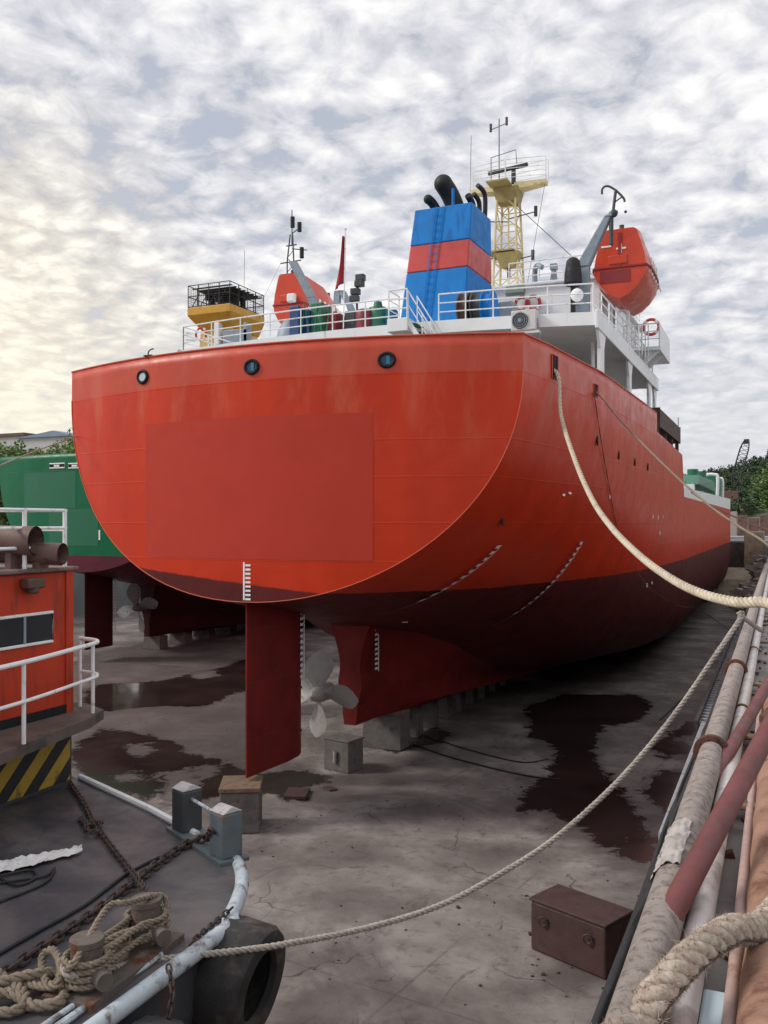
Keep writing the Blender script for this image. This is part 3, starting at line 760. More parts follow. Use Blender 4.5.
for p in ((MXc-.95,MYc,29.3),(MXc-.1,MYc,29.5)): MB().cyl(p,(p[0],p[1],p[2]+.4),.07,n=8).build('wind_sensor', M_dgrey, mast)
for (x, z) in ((-1.25,24.6),(1.5,24.75),(1.35,22.55),(-1.3,22.7),(1.2,20.5),(.1,21.8)):
    MB().cyl((MXc+x,MYc-.3,z-.25),(MXc+x,MYc-.3,z+.25),.09,n=8).tube([(MXc,MYc,z-.1),(MXc+x,MYc-.3,z-.02)],.03,5).build('signal_lamp', M_dgrey, mast)
mb = MB().cyl((MXc+.35,MYc-.3,26.3),(MXc+.35,MYc-.3,27.0),.12,n=10).box((MXc+.05,MYc-.3,27.1),(2.1,.16,.18),Matrix.Rotation(R_(-4),3,'Y')); mb.build('radar_scanner', M_dgrey, mast, bevel=.02)
MB().tube([(MXc+.4,MYc,25.3),(-7.4,41.5,19.9)],.018,5).tube([(MXc+1.9,MYc,26.2),(-11.6,44,20.4)],.012,5).build('stay_wire', M_dgrey, mast)
# air conditioner on the deck edge
ac = MB().bb(-8.68,-7.78,30.95,31.36,15.78,16.5).build('air_conditioner', paint('ac_white', (.66,.66,.64), .5, .1, 3, (.4,.36,.3), .25, 3, bmp=0), ship, smooth=0, bevel=.03)
mb = MB().lathe([(.02,-.03),(.29,-.03),(.29,.0),(.02,.0)],(-8.35,30.945,16.13),'y',24); g = mb.build('fan_grille', M_dgrey, ac)
mb = MB()
for r in (.1,.18,.26): mb.torus((-8.35,30.905,16.13),r,.012,'y',20,5)
mb.lathe([(.01,-.02),(.07,-.02),(.07,.02),(.01,.02)],(-8.35,30.9,16.13),'y',12).build('fan_guard', M_grey, g)
MB().bb(-8.8,-7.7,31.0,31.38,15.68,15.77).build('bracket', M_white, ac, smooth=0)
MB().tube([(-7.78,31.1,16.2),(-7.7,31.2,15.4),(-7.68,31.2,14.3)],.03,6).build('pipe', M_grey, ac)
# davits
def davit(x, y, s, h=21.25, post=True):
    mb = MB()
    w = .19
    def seg(a, b, w0, w1):
        mb.hexa([(a[0]-w0,a[1]-.2,a[2]),(a[0]+w0,a[1]-.2,a[2]),(a[0]+w0,a[1]+.2,a[2]),(a[0]-w0,a[1]+.2,a[2]),(b[0]-w1,b[1]-.16,b[2]),(b[0]+w1,b[1]-.16,b[2]),(b[0]+w1,b[1]+.16,b[2]),(b[0]-w1,b[1]+.16,b[2])])
    seg((x,y,16.35),(x,y,16.9),.5,.36); seg((x,y,16.9),(x+s*.1,y,19.3),.38,.30); seg((x+s*.1,y,19.28),(x+s*1.15,y,h),.28,.14)
    seg((x+s*1.12,y,h-.1),(x+s*1.4,y,h+.12),.16,.12)
    d = mb.build('davit', M_grey, ship, smooth=0, bevel=.04)
    mb = MB().tube([(x+s*1.25,y-.05,h-1.2),(x+s*1.25,y-.05,h+.1)],.09,8); mb.ball((x+s*1.35,y-.05,h+.03),.16,8); mb.build('fall_block', M_dgrey, d)
    if post:
        mb = MB().cyl((x+s*1.3,y,h),(x+s*1.42,y,h+.98),.06,n=8)
        mb.tube(spline([(x+s*.88,y,h+.88),(x+s*.90,y,h+1.10),(x+s*1.1,y,h+1.17),(x+s*1.42,y,h+.95),(x+s*1.72,y,h+.60),(x+s*1.76,y,h+.45)],4),.045,6)
        mb.tube([(x+s*1.40,y,h+.5),(x+s*1.66,y,h+.66)],.03,6); mb.ball((x+s*1.8,y,h+.05),.06,6)
        mb.build('davit_horn', M_dgrey, d)
    MB().bb(x-s*.75-.25,x-s*.75+.25,y-.35,y+.35,16.35,17.3).build('davit_winch', M_grey, d, bevel=.05)
davit(-7.35, 36.4, 1); davit(-7.35, 42.5, 1, post=False)
davit(CX*2+7.35, 38.2, -1, 21.3, False) if False else None
# port davits: grey arms crossing in front of the port lifeboat
mb = MB()
def arm(pts, w):
    for a, b in zip(pts, pts[1:]):
        mb.hexa([(a[0]-w,a[1]-.12,a[2]),(a[0]+w,a[1]-.12,a[2]),(a[0]+w,a[1]+.12,a[2]),(a[0]-w,a[1]+.12,a[2]),(b[0]-w,b[1]-.12,b[2]),(b[0]+w,b[1]-.12,b[2]),(b[0]+w,b[1]+.12,b[2]),(b[0]-w,b[1]+.12,b[2])])
arm([aty(318,318,36.5), aty(312,298,36.5), aty(293,262,36.5)], .2)
mb.build('davit', M_grey, ship, smooth=0, bevel=.03)
mb = MB(); arm([aty(352,312,39.5), aty(350,306,39.5), aty(342,291,39.5), aty(338,291,39.5), aty(337,304,39.5)], .16); mb.build('davit', M_grey, ship, smooth=0, bevel=.03)
# floodlight post (port side of funnel)
p = aty(357,325,36.0)
mb = MB().cyl((p.x,36,16.4),(p.x,36,aty(360,275,36).z),.05,n=8); lp = mb.build('lamp_post', M_dgrey, ship)
mb = MB()
for u, v in ((361,278),(360,284),(356,292),(355,299)):
    q = aty(u, v, 35.9); mb.bb(q.x-.2,q.x+.2,35.7,36.0,q.z-.14,q.z+.14)
mb.build('lamp', M_dgrey, lp, bevel=.03)
# deck machinery between the rail and the port lifeboat
mb = MB()
def dbox(u0, u1, vt, y, mat, name, dep=.9):
    a = aty(u0, vt, y); b = aty(u1, vt, y)
    return MB().bb(a.x, b.x, y, y+dep, 16.4, a.z).build(name, mat, ship, smooth=0, bevel=.06)
mb = MB(); a = aty(285,306,34.5); mb.ball((a.x,35,16.9),.9,10,(.75,.7,1.35)); mb.build('tarpaulin_cover', M_grey, ship)
dbox(289,299,306,34.2,M_navy,'hose_box'); dbox(300,309,310,34.6,M_navy,'hose_box'); dbox(310,322,303,34.8,M_green,'davit_winch'); dbox(324,336,312,35.2,M_dkred,'valve_box'); dbox(344,355,311,35.6,M_dgrey,'valve_box')
mb = MB()
for u in (305,318,330): 
    a = aty(u,300,34.4); mb.tube([(a.x-.3,34.4,16.4),(a.x,34.4,a.z-.2),(a.x+.3,34.4,16.4)],.05,6)
mb.build('winch_frame', M_green, ship)
# hose reels beside the funnel
for u, m, nm in ((466,M_brown,'hose_reel'),(479,M_dgrey,'hose_reel'),(489,M_blue,'hose_reel')):
    a = aty(u, 306, 32.35)
    mb = MB().lathe([(.05,-.2),(.62,-.2),(.62,-.14),(.5,-.12),(.5,.12),(.62,.14),(.62,.2),(.05,.2)],(a.x,a.y,17.05),'x',28)
    mb.build('hose_reel', m, ship)
dbox(498,513,302,36.5,paint('locker_grey', (.35,.38,.40), .5, .1, 2),'deck_locker')
# goose-neck vent and wing platform on the starboard side
a = atx(628,322,-5.95)
MB().tube(spline([(-5.95,a.y,16.4),(-5.95,a.y,17.7),(-5.95,a.y,18.05),(-6.1,a.y-.12,18.2),(-6.3,a.y-.25,18.05)],5),.075,8).build('vent_pipe', M_rail, ship)
wp = MB().bb(-6.6,-4.95,42.6,46.6,16.9,17.08).build('wing_platform', M_white, ship, smooth=0, bevel=.02)
MB().bb(-5.02,-4.96,42.6,46.6,17.09,18.1).build('side_panel', M_white, wp, smooth=0, bevel=.02)
rail_mesh(MB(), [(-6.6,42.65,17.08),(-5.0,42.65,17.08)], 1.05, 3, .8).build('platform_rail', M_rail, wp)
for y in (42.9, 44.2): MB().hexa([(-5.7,y,16.3),(-5.65,y,16.3),(-5.65,y+.08,16.3),(-5.7,y+.08,16.3),(-5.7,y,16.9),(-5.0,y,16.9),(-5.0,y+.08,16.9),(-5.7,y+.08,16.9)]).build('bracket', M_white, wp, smooth=0)
mb = MB()
for i in range(9): mb.box((-5.75,39.6+i*.32,16.4+i*.07),(.6,.22,.04))
for xx in (-6.05,-5.47):
    mb.tube([(xx,39.4,17.4),(xx,42.6,18.1)],.025,6).tube([(xx,39.4,16.9),(xx,42.6,17.6)],.02,6)
    for i in range(4): mb.cyl((xx,39.5+i,16.35),(xx,39.5+i,17.45+i*.2),.025,n=6)
mb.build('side_ladder', M_rail, ship)
# covered searchlight by the davit and small life-saving gear
a = aty(573,270,35.8)
mb = MB().cyl((a.x,35.8,16.4),(a.x,35.8,18.4),.1,n=8).lathe([(.30,0),(.36,.08),(.34,.5),(.27,.95),(.16,1.08),(.02,1.1)],(a.x,35.8,18.45),'z',12)
mb.build('covered_searchlight', M_black, ship)
MB().ball(tuple(aty(577,295,33.2)),.24,10).build('float_light', M_rail, ship)
# slatted brown rack at the ship side
rk = MB(); y0, y1 = 46.9, 57.0
for i in range(7):
    z = 13.85+.13*i; rk.bb(-5.52,-5.45,y0,y1,z,z+.10)
rk.bb(-7.5,-5.53,y0,y1,14.72,14.8); rk.bb(-7.5,-5.45,y0-.06,y0,13.8,14.8); rk.bb(-7.5,-5.45,y1,y1+.06,13.8,14.8)
rack = rk.build('slatted_rack', M_brown, ship, smooth=0)
for y in (47.1,50.4,53.7,56.9): MB().bb(-5.75,-5.55,y-.08,y+.08,13.0,13.85).build('leg', M_brown, rack, smooth=0)
mb = MB().bb(-6.3,-5.8,48.5,50.0,13.1,13.6); mb.build('locker', M_rail, rack, smooth=0)
MB().bb(-6.3,-5.9,51,56.4,13.1,13.65).build('locker', M_green, rack, smooth=0)
MB().tube([(-5.6,57.2,13.2),(-5.6,57.2,15.4)],.03,6).build('rack_pole', M_grey, rack)
# green machine and white frames far forward on the main deck
gm = MB(); a0 = atx(702,497,-6.2); 
gm.hexa([(-9.0,76,12.1),(-5.9,76,12.1),(-5.9,98,12.1),(-9,98,12.1),(-9,79,13.0),(-6.1,79,13.0),(-6.1,98,13.3),(-9,98,13.3)])
g = gm.build('deck_machine', M_green, ship, smooth=0, bevel=.1)
gm = MB().cyl((-7.5,90,13),(-7.5,90,14.1),.5).cyl((-7.2,96,13),(-7.2,96,14.2),.5); gm.build('deck_machine_head', M_green, g)
for y in (99,108):
    MB().tube(spline([(-5.9,y,10.6),(-5.8,y,13.6),(-6.1,y,14.0),(-6.8,y,14.0),(-7.2,y,13.6),(-7.3,y,11)],4),.16,8).build('vent_frame', M_rail, ship)
MB().bb(-7.0,-5.9,100,112,11.2,14.0).build('deck_locker', M_green, ship, smooth=0, bevel=.1)
for i in range(14):
    mb = MB(); y = 60+i*1.9; mb.bb(-7.4+random.uniform(-.4,.6),-6.2,y,y+random.uniform(.5,1.4),11.0,11.4+random.uniform(.1,.7))
    mb.build('deck_fitting', M_rail, ship, smooth=0)
for i in range(6):
    mb = MB(); y = 61+i*3.9; mb.bb(-8.4,-6.9,y,y+1.6,11.0,12.0+random.uniform(0,.9))
    mb.build('deck_fitting', M_rusty_far, ship, smooth=0)
# hook on the port bulwark top
a = HU.transom(-3.75,14.27)
MB().tube(spline([tuple(a),(a.x,a.y,a.z+.12),(a.x+.08,a.y,a.z+.2),(a.x+.2,a.y,a.z+.22)],4),.022,6).bb(a.x-.15,a.x+.15,a.y-.05,a.y+.05,a.z,a.z+.04).build('deck_hook', M_black, ship)
# flagpole
fa = aty(343,330,34.5); ft = aty(345.5,229,34.5)
MB().tube([(fa.x,34.5,16.5),(ft.x,34.5,ft.z)],.028,6).ball((ft.x,34.5,ft.z),.06,6).build('flagpole', M_rail, ship)

# ------------------------------------------------------------------ lifeboats
def lifeboat(cx, ys, zc, L, wid, label, mark):
    t = thing('lifeboat', (cx, ys+L/2, zc-1.6), label, 'lifeboat', 'enclosed lifeboats on davits')
    def shape(f):  # width scale, keel rise, roof drop along the length
        wsc = interp([(0,.93),(.1,1.0),(.5,1),(.75,.9),(.92,.52),(1,.12)], f)
        kr = interp([(0,.06),(.2,.0),(.7,.08),(1,.8)], f); rd = interp([(0,.06),(.15,0),(.5,.08),(1,.7)], f)
        return wsc, kr, rd
    lo, up = MB(), MB(); m = 14
    def loft(mb, prof):
        rows = []
        for i in range(m+1):
            f = i/m; w, kr, rd = shape(f); row = []
            for (x, z) in prof:
                zz = z*(1-kr) if z < 0 else z*(1-rd)
                row.append(Vector((cx+x*w*wid/2, ys+L*f+(-.25*max(0,z)*0), zc+zz)))
            rows.append(row)
        k = len(rows[0]); vs = [q for r in rows for q in r]; fs = []
        for i in range(m):
            for j in range(k-1): fs.append((i*k+j, i*k+j+1, (i+1)*k+j+1, (i+1)*k+j))
        fs.append(tuple(range(k))); fs.append(tuple(m*k+j for j in range(k))[::-1])
        mb.add(vs, fs)
    loft(lo, [(-1,0),(-.92,-.4),(-.66,-.85),(-.32,-1.2),(0,-1.36),(.32,-1.2),(.66,-.85),(.92,-.4),(1,0)])
    loft(up, [(.98,.0),(.90,.55),(.76,1.1),(.62,1.58),(.50,1.66),(-.50,1.66),(-.62,1.58),(-.76,1.1),(-.90,.55),(-.98,0)])
    lo.build('hull', M_lboat, t, smooth=40); up.build('canopy', M_lboat, t, smooth=30)
    pts = []
    for s2 in (1, -1):
        r = [(cx+s2*shape(i/m)[0]*wid/2*1.01, ys+L*i/m, zc) for i in range(m+1)]
        pts += r if s2 == 1 else r[::-1]
    MB().tube(pts, .055, 6, closed=True).build('fender', M_dkred, t)
    for i in range(7):
        f = .2+.1*i; w = shape(f)[0]; MB().bb(cx+w*wid/2*.94, cx+w*wid/2*.985, ys+L*f, ys+L*f+.22, zc+.25, zc+.55).build('canopy_window', M_markw, t, smooth=0)
    if mark:
        y = ys-.012
        mb = MB().bb(cx+.02,cx+.09,y-.01,y,zc+.55,zc+.95).bb(cx-.14,cx+.25,y-.012,y-.002,zc+.72,zc+.79)
        mb.bb(cx-.75,cx-.35,y-.01,y,zc+.85,zc+.92)
        mb.build('canopy_mark', M_markw, t, smooth=0)
        MB().bb(cx-.8,cx+.42,y-.01,y,zc-.62,zc-.12).build('name_redaction', M_dkred, t, smooth=0)  # added dark rectangle blanking out the boat's name
        MB().bb(cx-.06,cx+.06,y-.03,y,zc-.02,zc+1.4).build('rope_guide', M_dkred, t, smooth=0)
    MB().bb(cx-.45,cx+.3,ys-.05,ys+.03,zc+.12,zc+.5).build('hatch', M_lboat, t, smooth=0, bevel=.04)
    w_ = wid/2*1.03; MB().tube(spline([(cx+w_*(1 if i<0 else 1)*.99, ys+L*(.08+.055*i), zc-.12-.16*(i%2)) for i in range(13)],4),.018,5).build('grab_line', M_markw, t)
    MB().cyl((cx,ys+.5,zc+1.4),(cx,ys+.5,zc+1.85),.10).build('lifting_hook', M_dgrey, t); MB().cyl((cx,ys+L*.8,zc+1.0),(cx,ys+L*.8,zc+1.6),.10).build('lifting_hook', M_dgrey, t)
    if not mark:
        MB().bb(cx+.1,cx+.55,ys-.35,ys-.03,zc+.0,zc+.45).build('stern_lamp', M_rail, t, bevel=.08)
    return t
lifeboat(-5.95, 37.5, 19.45, 5.4, 2.3, 'closed orange lifeboat with a white cross, on the starboard davit', True)
lifeboat(-22.9, 40.0, 20.15, 5.6, 1.85, 'closed orange lifeboat behind a grey davit, left of the red flag', False)
# flag
mb = MB(); a = aty(344.8,236,34.5); vs = []; fs = []; m = 10
for i in range(m+1):
    f = i/m; z = a.z-(aty(344,236,34.5).z-aty(342,283,34.5).z)*f
    for j in range(5):
        g = j/4; w = -.02-.42*g*(.25+.75*f)**1.2
        vs.append((a.x-.05*f+w, 34.5+.10*math.sin(g*7+f*2), z-.25*g*f))
for i in range(m):
    for j in range(4): fs.append((i*5+j, i*5+j+1, i*5+j+6, i*5+j+5))
o = mb.add(vs, fs).build('flag', M_flag, smooth=60); o.modifiers.new('cloth','SOLIDIFY').thickness = .015
tag(o, 'furled dark red flag hanging from the thin white pole', 'flag')
# drums on the boat deck
DR = 'steel drums standing on the boat deck'
for u, m, lb, dy in ((365,M_drumred,'dark red steel drum behind the white rail, left of the green drum',0),(378,M_green,'dark green steel drum between the red drum and the teal drum',.2),(389,M_teal,'teal steel drum closest to the blue funnel',.5)):
    a = aty(u, 315, 34.2+dy); h = 1.5 if m is M_green else 1.4
    mb = MB().lathe([(.37,0),(.38,.02),(.38,.45),(.40,.47),(.38,.49),(.38,.92),(.40,.94),(.38,.96),(.38,h-.02),(.37,h)],(a.x,a.y,16.5),'z',20)
    if m is M_green: mb.lathe([(.12,0),(.2,.05),(.16,.25)],(a.x,a.y,16.5+h),'z',12)
    tag(mb.build('drum', m), lb, 'drum', DR)
# lifebuoys
def lifebuoy(c, axis, label, R=.3):
    t = thing('lifebuoy', c, label, 'lifebuoy', 'orange and white lifebuoys')
    MB().torus(c, R, .075, axis, 28, 10).build('ring', paint('buoy_red', (.55,.05,.04), .5, .1, 4, bmp=0), t)
    for k in range(4):
        mb = MB(); a0 = math.pi/4+k*math.pi/2; pts = []
        for i in range(5):
            a = a0-.2+.1*i; p, q = R*math.cos(a), R*math.sin(a)
            pts.append(Vector(c)+Vector((p,0,q) if axis == 'y' else (0,p,q)))
        mb.tube(pts, .08, 10)
        mb.build('white_band', M_rail, t)
lifebuoy(tuple(aty(522,304,38.8)), 'y', 'lifebuoy on the white deckhouse wall above the air conditioner, left one of two')
lifebuoy(tuple(aty(533,303,38.8)), 'y', 'lifebuoy on the white deckhouse wall, between the other lifebuoy and the louvres')
lifebuoy(tuple(atx(651,327,-5.6)), 'y', 'lifebuoy on the wing platform rail below the orange lifeboat', .36)

# ================================================================== THE GREEN SHIP
GX = -41.0
GH = Hull(GX, 45.0, 70, 1.0, 5.85, .95, [(0,13.5),(70,13.5)], 12.6, 1.0)
gs = thing('green_ship', (GX, 45, .95), 'green ship with a dark red bottom, moored beyond the orange ship', 'ship')
GH.mesh(M_ghull, gs, [0,1,2,3.5,5,7,9,11,13,16,19,22,25,30,35,45,55,60,63,66,68,70])
GH.skeg(M_bottg, gs, 6.6, 3.1, 28, .25, 2.2)
pl = []
for i in range(13):
    a = .8+63*i/12; b = interp(GH.bd, a)-.1; pl.append((b, 45+a+GH.yoff(a, b)))
MB().prism([(GX+b, y) for b, y in pl]+[(GX-b, y) for b, y in reversed(pl)], 12.9, 13.1).build('deck', MATS['deck_green'], gs, smooth=0)
grd = rudder_mesh(GX, 45.4, 48.0, .8, 6.1, .2).build('rudder', M_bottg, gs)
mb = MB(); comb(mb, [Vector((GX+.22,48.1,5.6-.2*i)) for i in range(20)], (1,0,0), .14, w=.1, side=(0,-1,0)); mb.build('draft_scale', M_markw, gs, smooth=0)
propeller(gs, Vector((GX, 50.6, 3.1)), 1.8, [R_(a) for a in (20,110,200,290)], .5, paint('dull_bronze', (.16,.155,.15), .6, .3, 3, (.07,.06,.05), .4, 3))
mb = MB(); comb(mb, [GH.at_y(53.5, 6.2-.2*i, 1, .05)-Vector((0,0,0)) for i in range(9)], (0,-1,0), .14, w=.08); mb.build('draft_scale', M_markw, gs, smooth=0)
for xp in (-2.2, -.1) :
    x0 = .35+xp+2.2
for u0, u1 in ((49,65),(69,82)):
    a = aty(u0,466,45.03); b = aty(u1,466,45.03); off = .02
    pa = GH.transom(a.x-GX,a.z,off); pb = GH.transom(b.x-GX,a.z,off)
    fr = MB().tube([pa+Vector((0,0,.14)),pb+Vector((0,0,.14)),pb-Vector((0,0,.14)),pa-Vector((0,0,.14))],.045,6,closed=True).build('fairlead', M_markw, gs)
    MB().add([pa+Vector((0,.01,.14)),pb+Vector((0,.01,.14)),pb+Vector((0,.01,-.14)),pa+Vector((0,.01,-.14))],[(0,3,2,1)]).build('opening', M_dark, fr, smooth=0)
    c = (pa+pb)/2; MB().bb(c.x-.25,c.x+.2,c.y-.03,c.y,c.z-.06,c.z+.06).build('roller', M_markw, fr, smooth=0)
for (u0,u1,v0,v1) in ((22,78,473,508),(50,100,509,546)):  # added rectangles blanking out the green ship's lettering
    vs = []; fs = []
    a = aty(u0,v0,45.2); b = aty(u1,v1,45.2)
    for z in (b.z, a.z):
        for i in range(9):
            vs.append(GH.transom(a.x-GX+(b.x-a.x)*i/8, z, .012))
    o = MB().add(vs, [(i,i+1,i+10,i+9) for i in range(8)]).build('redaction_patch', M_gpatch, gs); o['label'] = 'flat paler green rectangle added to blank out the lettering'
MB().bb(*sorted((aty(100.5,0,45.2).x, aty(102,0,45.2).x)), 45.02, 45.08, aty(101,540,45.2).z, aty(101,530,45.2).z).build('hull_mark', M_markw, gs, smooth=0)
# yellow funnel house
A = aty(230,303,50.8); yf0 = 50.8
gx0, gx1, gy1 = -36.95, -33.5, 55.2; zt_ = A.z
fh = MB().hexa([(gx0-.15,yf0+.3,13.1),(gx1-.35,yf0+.3,13.1),(gx1-.35,gy1,13.1),(gx0-.15,gy1,13.1),(gx0+.55,yf0+.9,zt_-.6),(gx1-.45,yf0+.9,zt_-.6),(gx1-.45,gy1-.2,zt_-.6),(gx0+.55,gy1-.2,zt_-.6)]).build('funnel_house', M_ylite, gs, smooth=0, bevel=.05)
MB().hexa([(gx0+.6,yf0+.8,zt_-1.45),(gx1-.4,yf0+.8,zt_-1.45),(gx1-.4,gy1-.1,zt_-1.45),(gx0+.6,gy1-.1,zt_-1.45),(gx0,yf0,zt_-.55),(gx1,yf0,zt_-.55),(gx1,gy1,zt_-.55),(gx0,gy1,zt_-.55)]).bb(gx0,gx1,yf0,gy1,zt_-.55,zt_).build('funnel_tray', M_ydark, fh, smooth=0, bevel=.04)
cg = MB(); zc0, zc1 = zt_, zt_+1.5
cor = [(gx0+.05,yf0+.05),(gx1-.05,yf0+.05),(gx1-.05,gy1-.05),(gx0+.05,gy1-.05)]
for k in range(4):
    a, b = cor[k], cor[(k+1)%4]
    for z in (zc0+.05, zc0+.75, zc1): cg.tube([(a[0],a[1],z),(b[0],b[1],z)],.03,5)
    for i in range(4):
        f = i/4; cg.cyl((a[0]+(b[0]-a[0])*f,a[1]+(b[1]-a[1])*f,zc0),(a[0]+(b[0]-a[0])*f,a[1]+(b[1]-a[1])*f,zc1),.035,n=5)
    for i in range(22):
        f = i/22; p0 = Vector((a[0]+(b[0]-a[0])*f,a[1]+(b[1]-a[1])*f,zc0)); cg.cyl(p0,p0+Vector((0,0,1.5)),.008,n=3)
    for i in range(9):
        z = zc0+.16*i; cg.tube([(a[0],a[1],z),(b[0],b[1],z)],.008,3)
cg.build('cage', M_mesh, fh)
cg = MB()
for i in range(8): cg.bb(gx0+.3,gx1,yf0+.1+i*.55,yf0+.3+i*.55,zc1-.25,zc1-.2)
cg.bb(gx0+.4,gx1-.1,yf0+.5,gy1-.5,zc1-.28,zc1-.255)
for i in range(4): cg.tube([(gx0+.1+i*.7,yf0+.3,zc0),(gx0+.75+i*.7,yf0+.6,zc1-.2)],.03,5)
cg.build('cage_roof', M_mesh, fh, smooth=0)
for x, y, r in ((-35.6,53,.3),(-34.9,53.2,.34),(-34.3,53.6,.2),(-35.2,52.2,.22),(-34.1,52.6,.14),(-36.2,52.6,.22)):
    MB().tube(spline([(x,y,zt_-.2),(x,y,zt_+.7),(x-.1,y+.1,zt_+1.0),(x-.35,y-.2,zt_+1.05)],4),r,10).build('exhaust_pipe', M_black, fh)
for (u0,u1,v0,v1,m) in ((227,251,332,349,M_grey),(218,223,324,346,M_rail),(247,251,324,346,M_grey)):
    a = aty(u0,v0,51.5); b = aty(u1,v1,51.5); MB().bb(a.x,b.x,51.0,51.6,b.z,a.z).build('locker', m, fh, smooth=0, bevel=.06)
lifebuoy(tuple(aty(201,334,51.1)), 'y', 'lifebuoy on the slanted wall of the yellow funnel house', .42)
MB().tube([tuple(aty(244,300,53)),tuple(aty(244.5,250,53))],.02,4).build('antenna', M_grey, gs)
MB().tube([tuple(aty(186,340,52)),tuple(aty(196,340,52))],.03,4).tube([tuple(aty(186,333,52)),tuple(aty(196,333,52))],.03,4).build('step', M_grey, fh)
# dark signal mast of the green ship
m0 = aty(292,320,60); mx = m0.x
mb = MB()
ztop = aty(292,219,60).z; zcr = aty(292,262,60).z
for dx, dy in ((-.35,-.3),(.35,-.3),(0,.35)): mb.tube([(mx+dx,60+dy,13.1),(mx+dx*.8,60+dy*.8,zcr),(mx+dx*.3,60+dy*.3,ztop-1.2)],.06,6)
for i in range(14):
    z = 22+i*.55; s_ = 1 if i % 2 else -1
    if z < ztop-1.6: mb.tube([(mx-.3*s_,59.75,z),(mx+.3*s_,59.75,z+.55)],.03,4)
mb.cyl((mx,60,ztop-2),(mx,60,ztop+.7),.04,n=5)
mb.tube([(mx-1.0,60,zcr),(mx+.8,60,zcr+.05)],.05,5).tube([(mx,60,zcr+1.0),(mx+1.3,60,zcr+.75)],.04,5).tube([(mx-.5,60,ztop-2.0),(mx+.4,60,ztop-2.0)],.05,5).tube([(mx,60,ztop-1.1),(mx+.6,60,ztop-.8)],.04,5)
gm_ = mb.build('signal_mast', M_dgrey, gs)
for dx, z, h in ((.05,ztop-.25,.8),(.65,ztop-.7,.7),(.85,zcr+.6,.8)): MB().cyl((mx+dx,60,z-h/2),(mx+dx,60,z+h/2),.17,n=8).build('signal_lamp', M_black, gm_)
MB().tube([(mx-1.0,60,zcr),(mx-4.8,58,20)],.012,4).build('stay_wire', M_dgrey, gm_)

# ================================================================== THE WORKBOAT IN THE FOREGROUND
wb = thing('workboat', (-9.3, 6.5, 0), 'red-cabined workboat in front, dark steel deck with white rails', 'boat')
DK = 5.28
out = [(-4.68,0.0),(-4.68,6.5),(-4.78,7.15),(-5.02,7.75),(-5.3,8.2),(-5.62,8.52),(-6.3,8.86),(-7.4,9.4),(-9.3,10.2),(-11.5,10.9),(-14.5,10.9),(-16.5,10.2),(-17.6,8.0),(-17.6,0.0)]
M_deck, nt, bs = new_mat('workboat_deck'); c = pos(nt)
n1 = noise(nt, c, .9, 7, .65, .4); n2 = noise(nt, c, 3.0, 8, .7, .5); n3 = noise(nt, c, 14, 6, .7)
colr = ramp(nt, n1, [(.34,(.036,.038,.046)),(.48,(.062,.060,.068)),(.58,(.104,.093,.095)),(.72,(.14,.118,.116))])
colr = mixc(nt, maprange(nt, n2, .56, .72, 0, .7), colr, (.11,.065,.052))
colr = mixc(nt, maprange(nt, n3, .63, .72, 0, .5), colr, (.20,.18,.17))
nt.links.new(colr, bs.inputs['Base Color'])
nt.links.new(maprange(nt, n2, .35, .7, .38, .75, False), bs.inputs['Roughness'])
bump(nt, bs, noise(nt, c, 22, 5, .7), .25, .01)
MB().prism(out, DK-.08, DK).build('deck', M_deck, wb, smooth=0)
ins = []
ctr = Vector((-11, 4, 0))
low = [(x+(-11-x)*.12, y-(1.2 if y > 4 else 0)) for x, y in out]
mb = MB(); n = len(out); vs = [(x,y,DK-.085) for x,y in out]+[(x,y,DK-.55) for x,y in out]+[(x,y,1.0) for x,y in low]
fs = [(i,i+n,(i+1)%n+n,(i+1)%n) for i in range(n)]+[(i+n,i+2*n,(i+1)%n+2*n,(i+1)%n+n) for i in range(n)]+[tuple(2*n+i for i in range(n))[::-1]]
mb.add(vs, fs).build('hull', M_barge, wb, smooth=0)
# pale blue half-round fender tube round the deck edge, white toe bar on the bow edge
edge = spline([(x+.03,y,DK-.02) for x, y in out[0:6]]+[(-5.9,8.62,DK-.02)], 6)
MB().tube(edge, .075, 12).build('edge_fender', M_paleblue, wb)
MB().tube([(x-.16,y-.02,DK+.03) for x, y in [(-4.68,1),(-4.68,6.3)]], .03, 8).tube([(x-.26,y-.02,DK+.03) for x, y in [(-4.68,1),(-4.68,6.2)]], .025, 8).build('edge_bar', M_paleblue, wb)
tb = MB()
for a, b in zip(out[6:8], out[7:9]): tb.tube([(a[0],a[1],DK+.035),(b[0],b[1],DK+.035)],.045,8)
tb.build('toe_bar', M_rail, wb)
# square towing bitts
bA, bB = atz(187,832,DK), atz(226,858,DK)
for (x, y, hh, m) in ((bA.x,bA.y,.50,M_dgrey),(bB.x,bB.y,.50,M_bluegrey)):
    w = .15; rot = Matrix.Rotation(R_(-22),3,'Z')
    mb = MB().box((x,y,DK+hh/2+.03),(.27,.27,hh),rot)
    b = mb.build('towing_bitt', m, wb, smooth=0, bevel=.025)
    mb = MB(); q = [rot @ Vector(p)+Vector((x,y,DK+hh+.03)) for p in ((-.135,-.135,0),(.135,-.135,0),(.135,.135,0),(-.135,.135,0))]
    ap = [rot @ Vector(p)+Vector((x,y,DK+hh+.09)) for p in ((-.12,-.015,0),(.12,-.015,0),(.12,.015,0),(-.12,.015,0))]
    mb.hexa(q+ap).build('bitt_cap', paint('bitt_cap_grey', (.42,.40,.40), .6, .2, 5, (.2,.16,.14), .3, 6), b, smooth=0, bevel=.01)
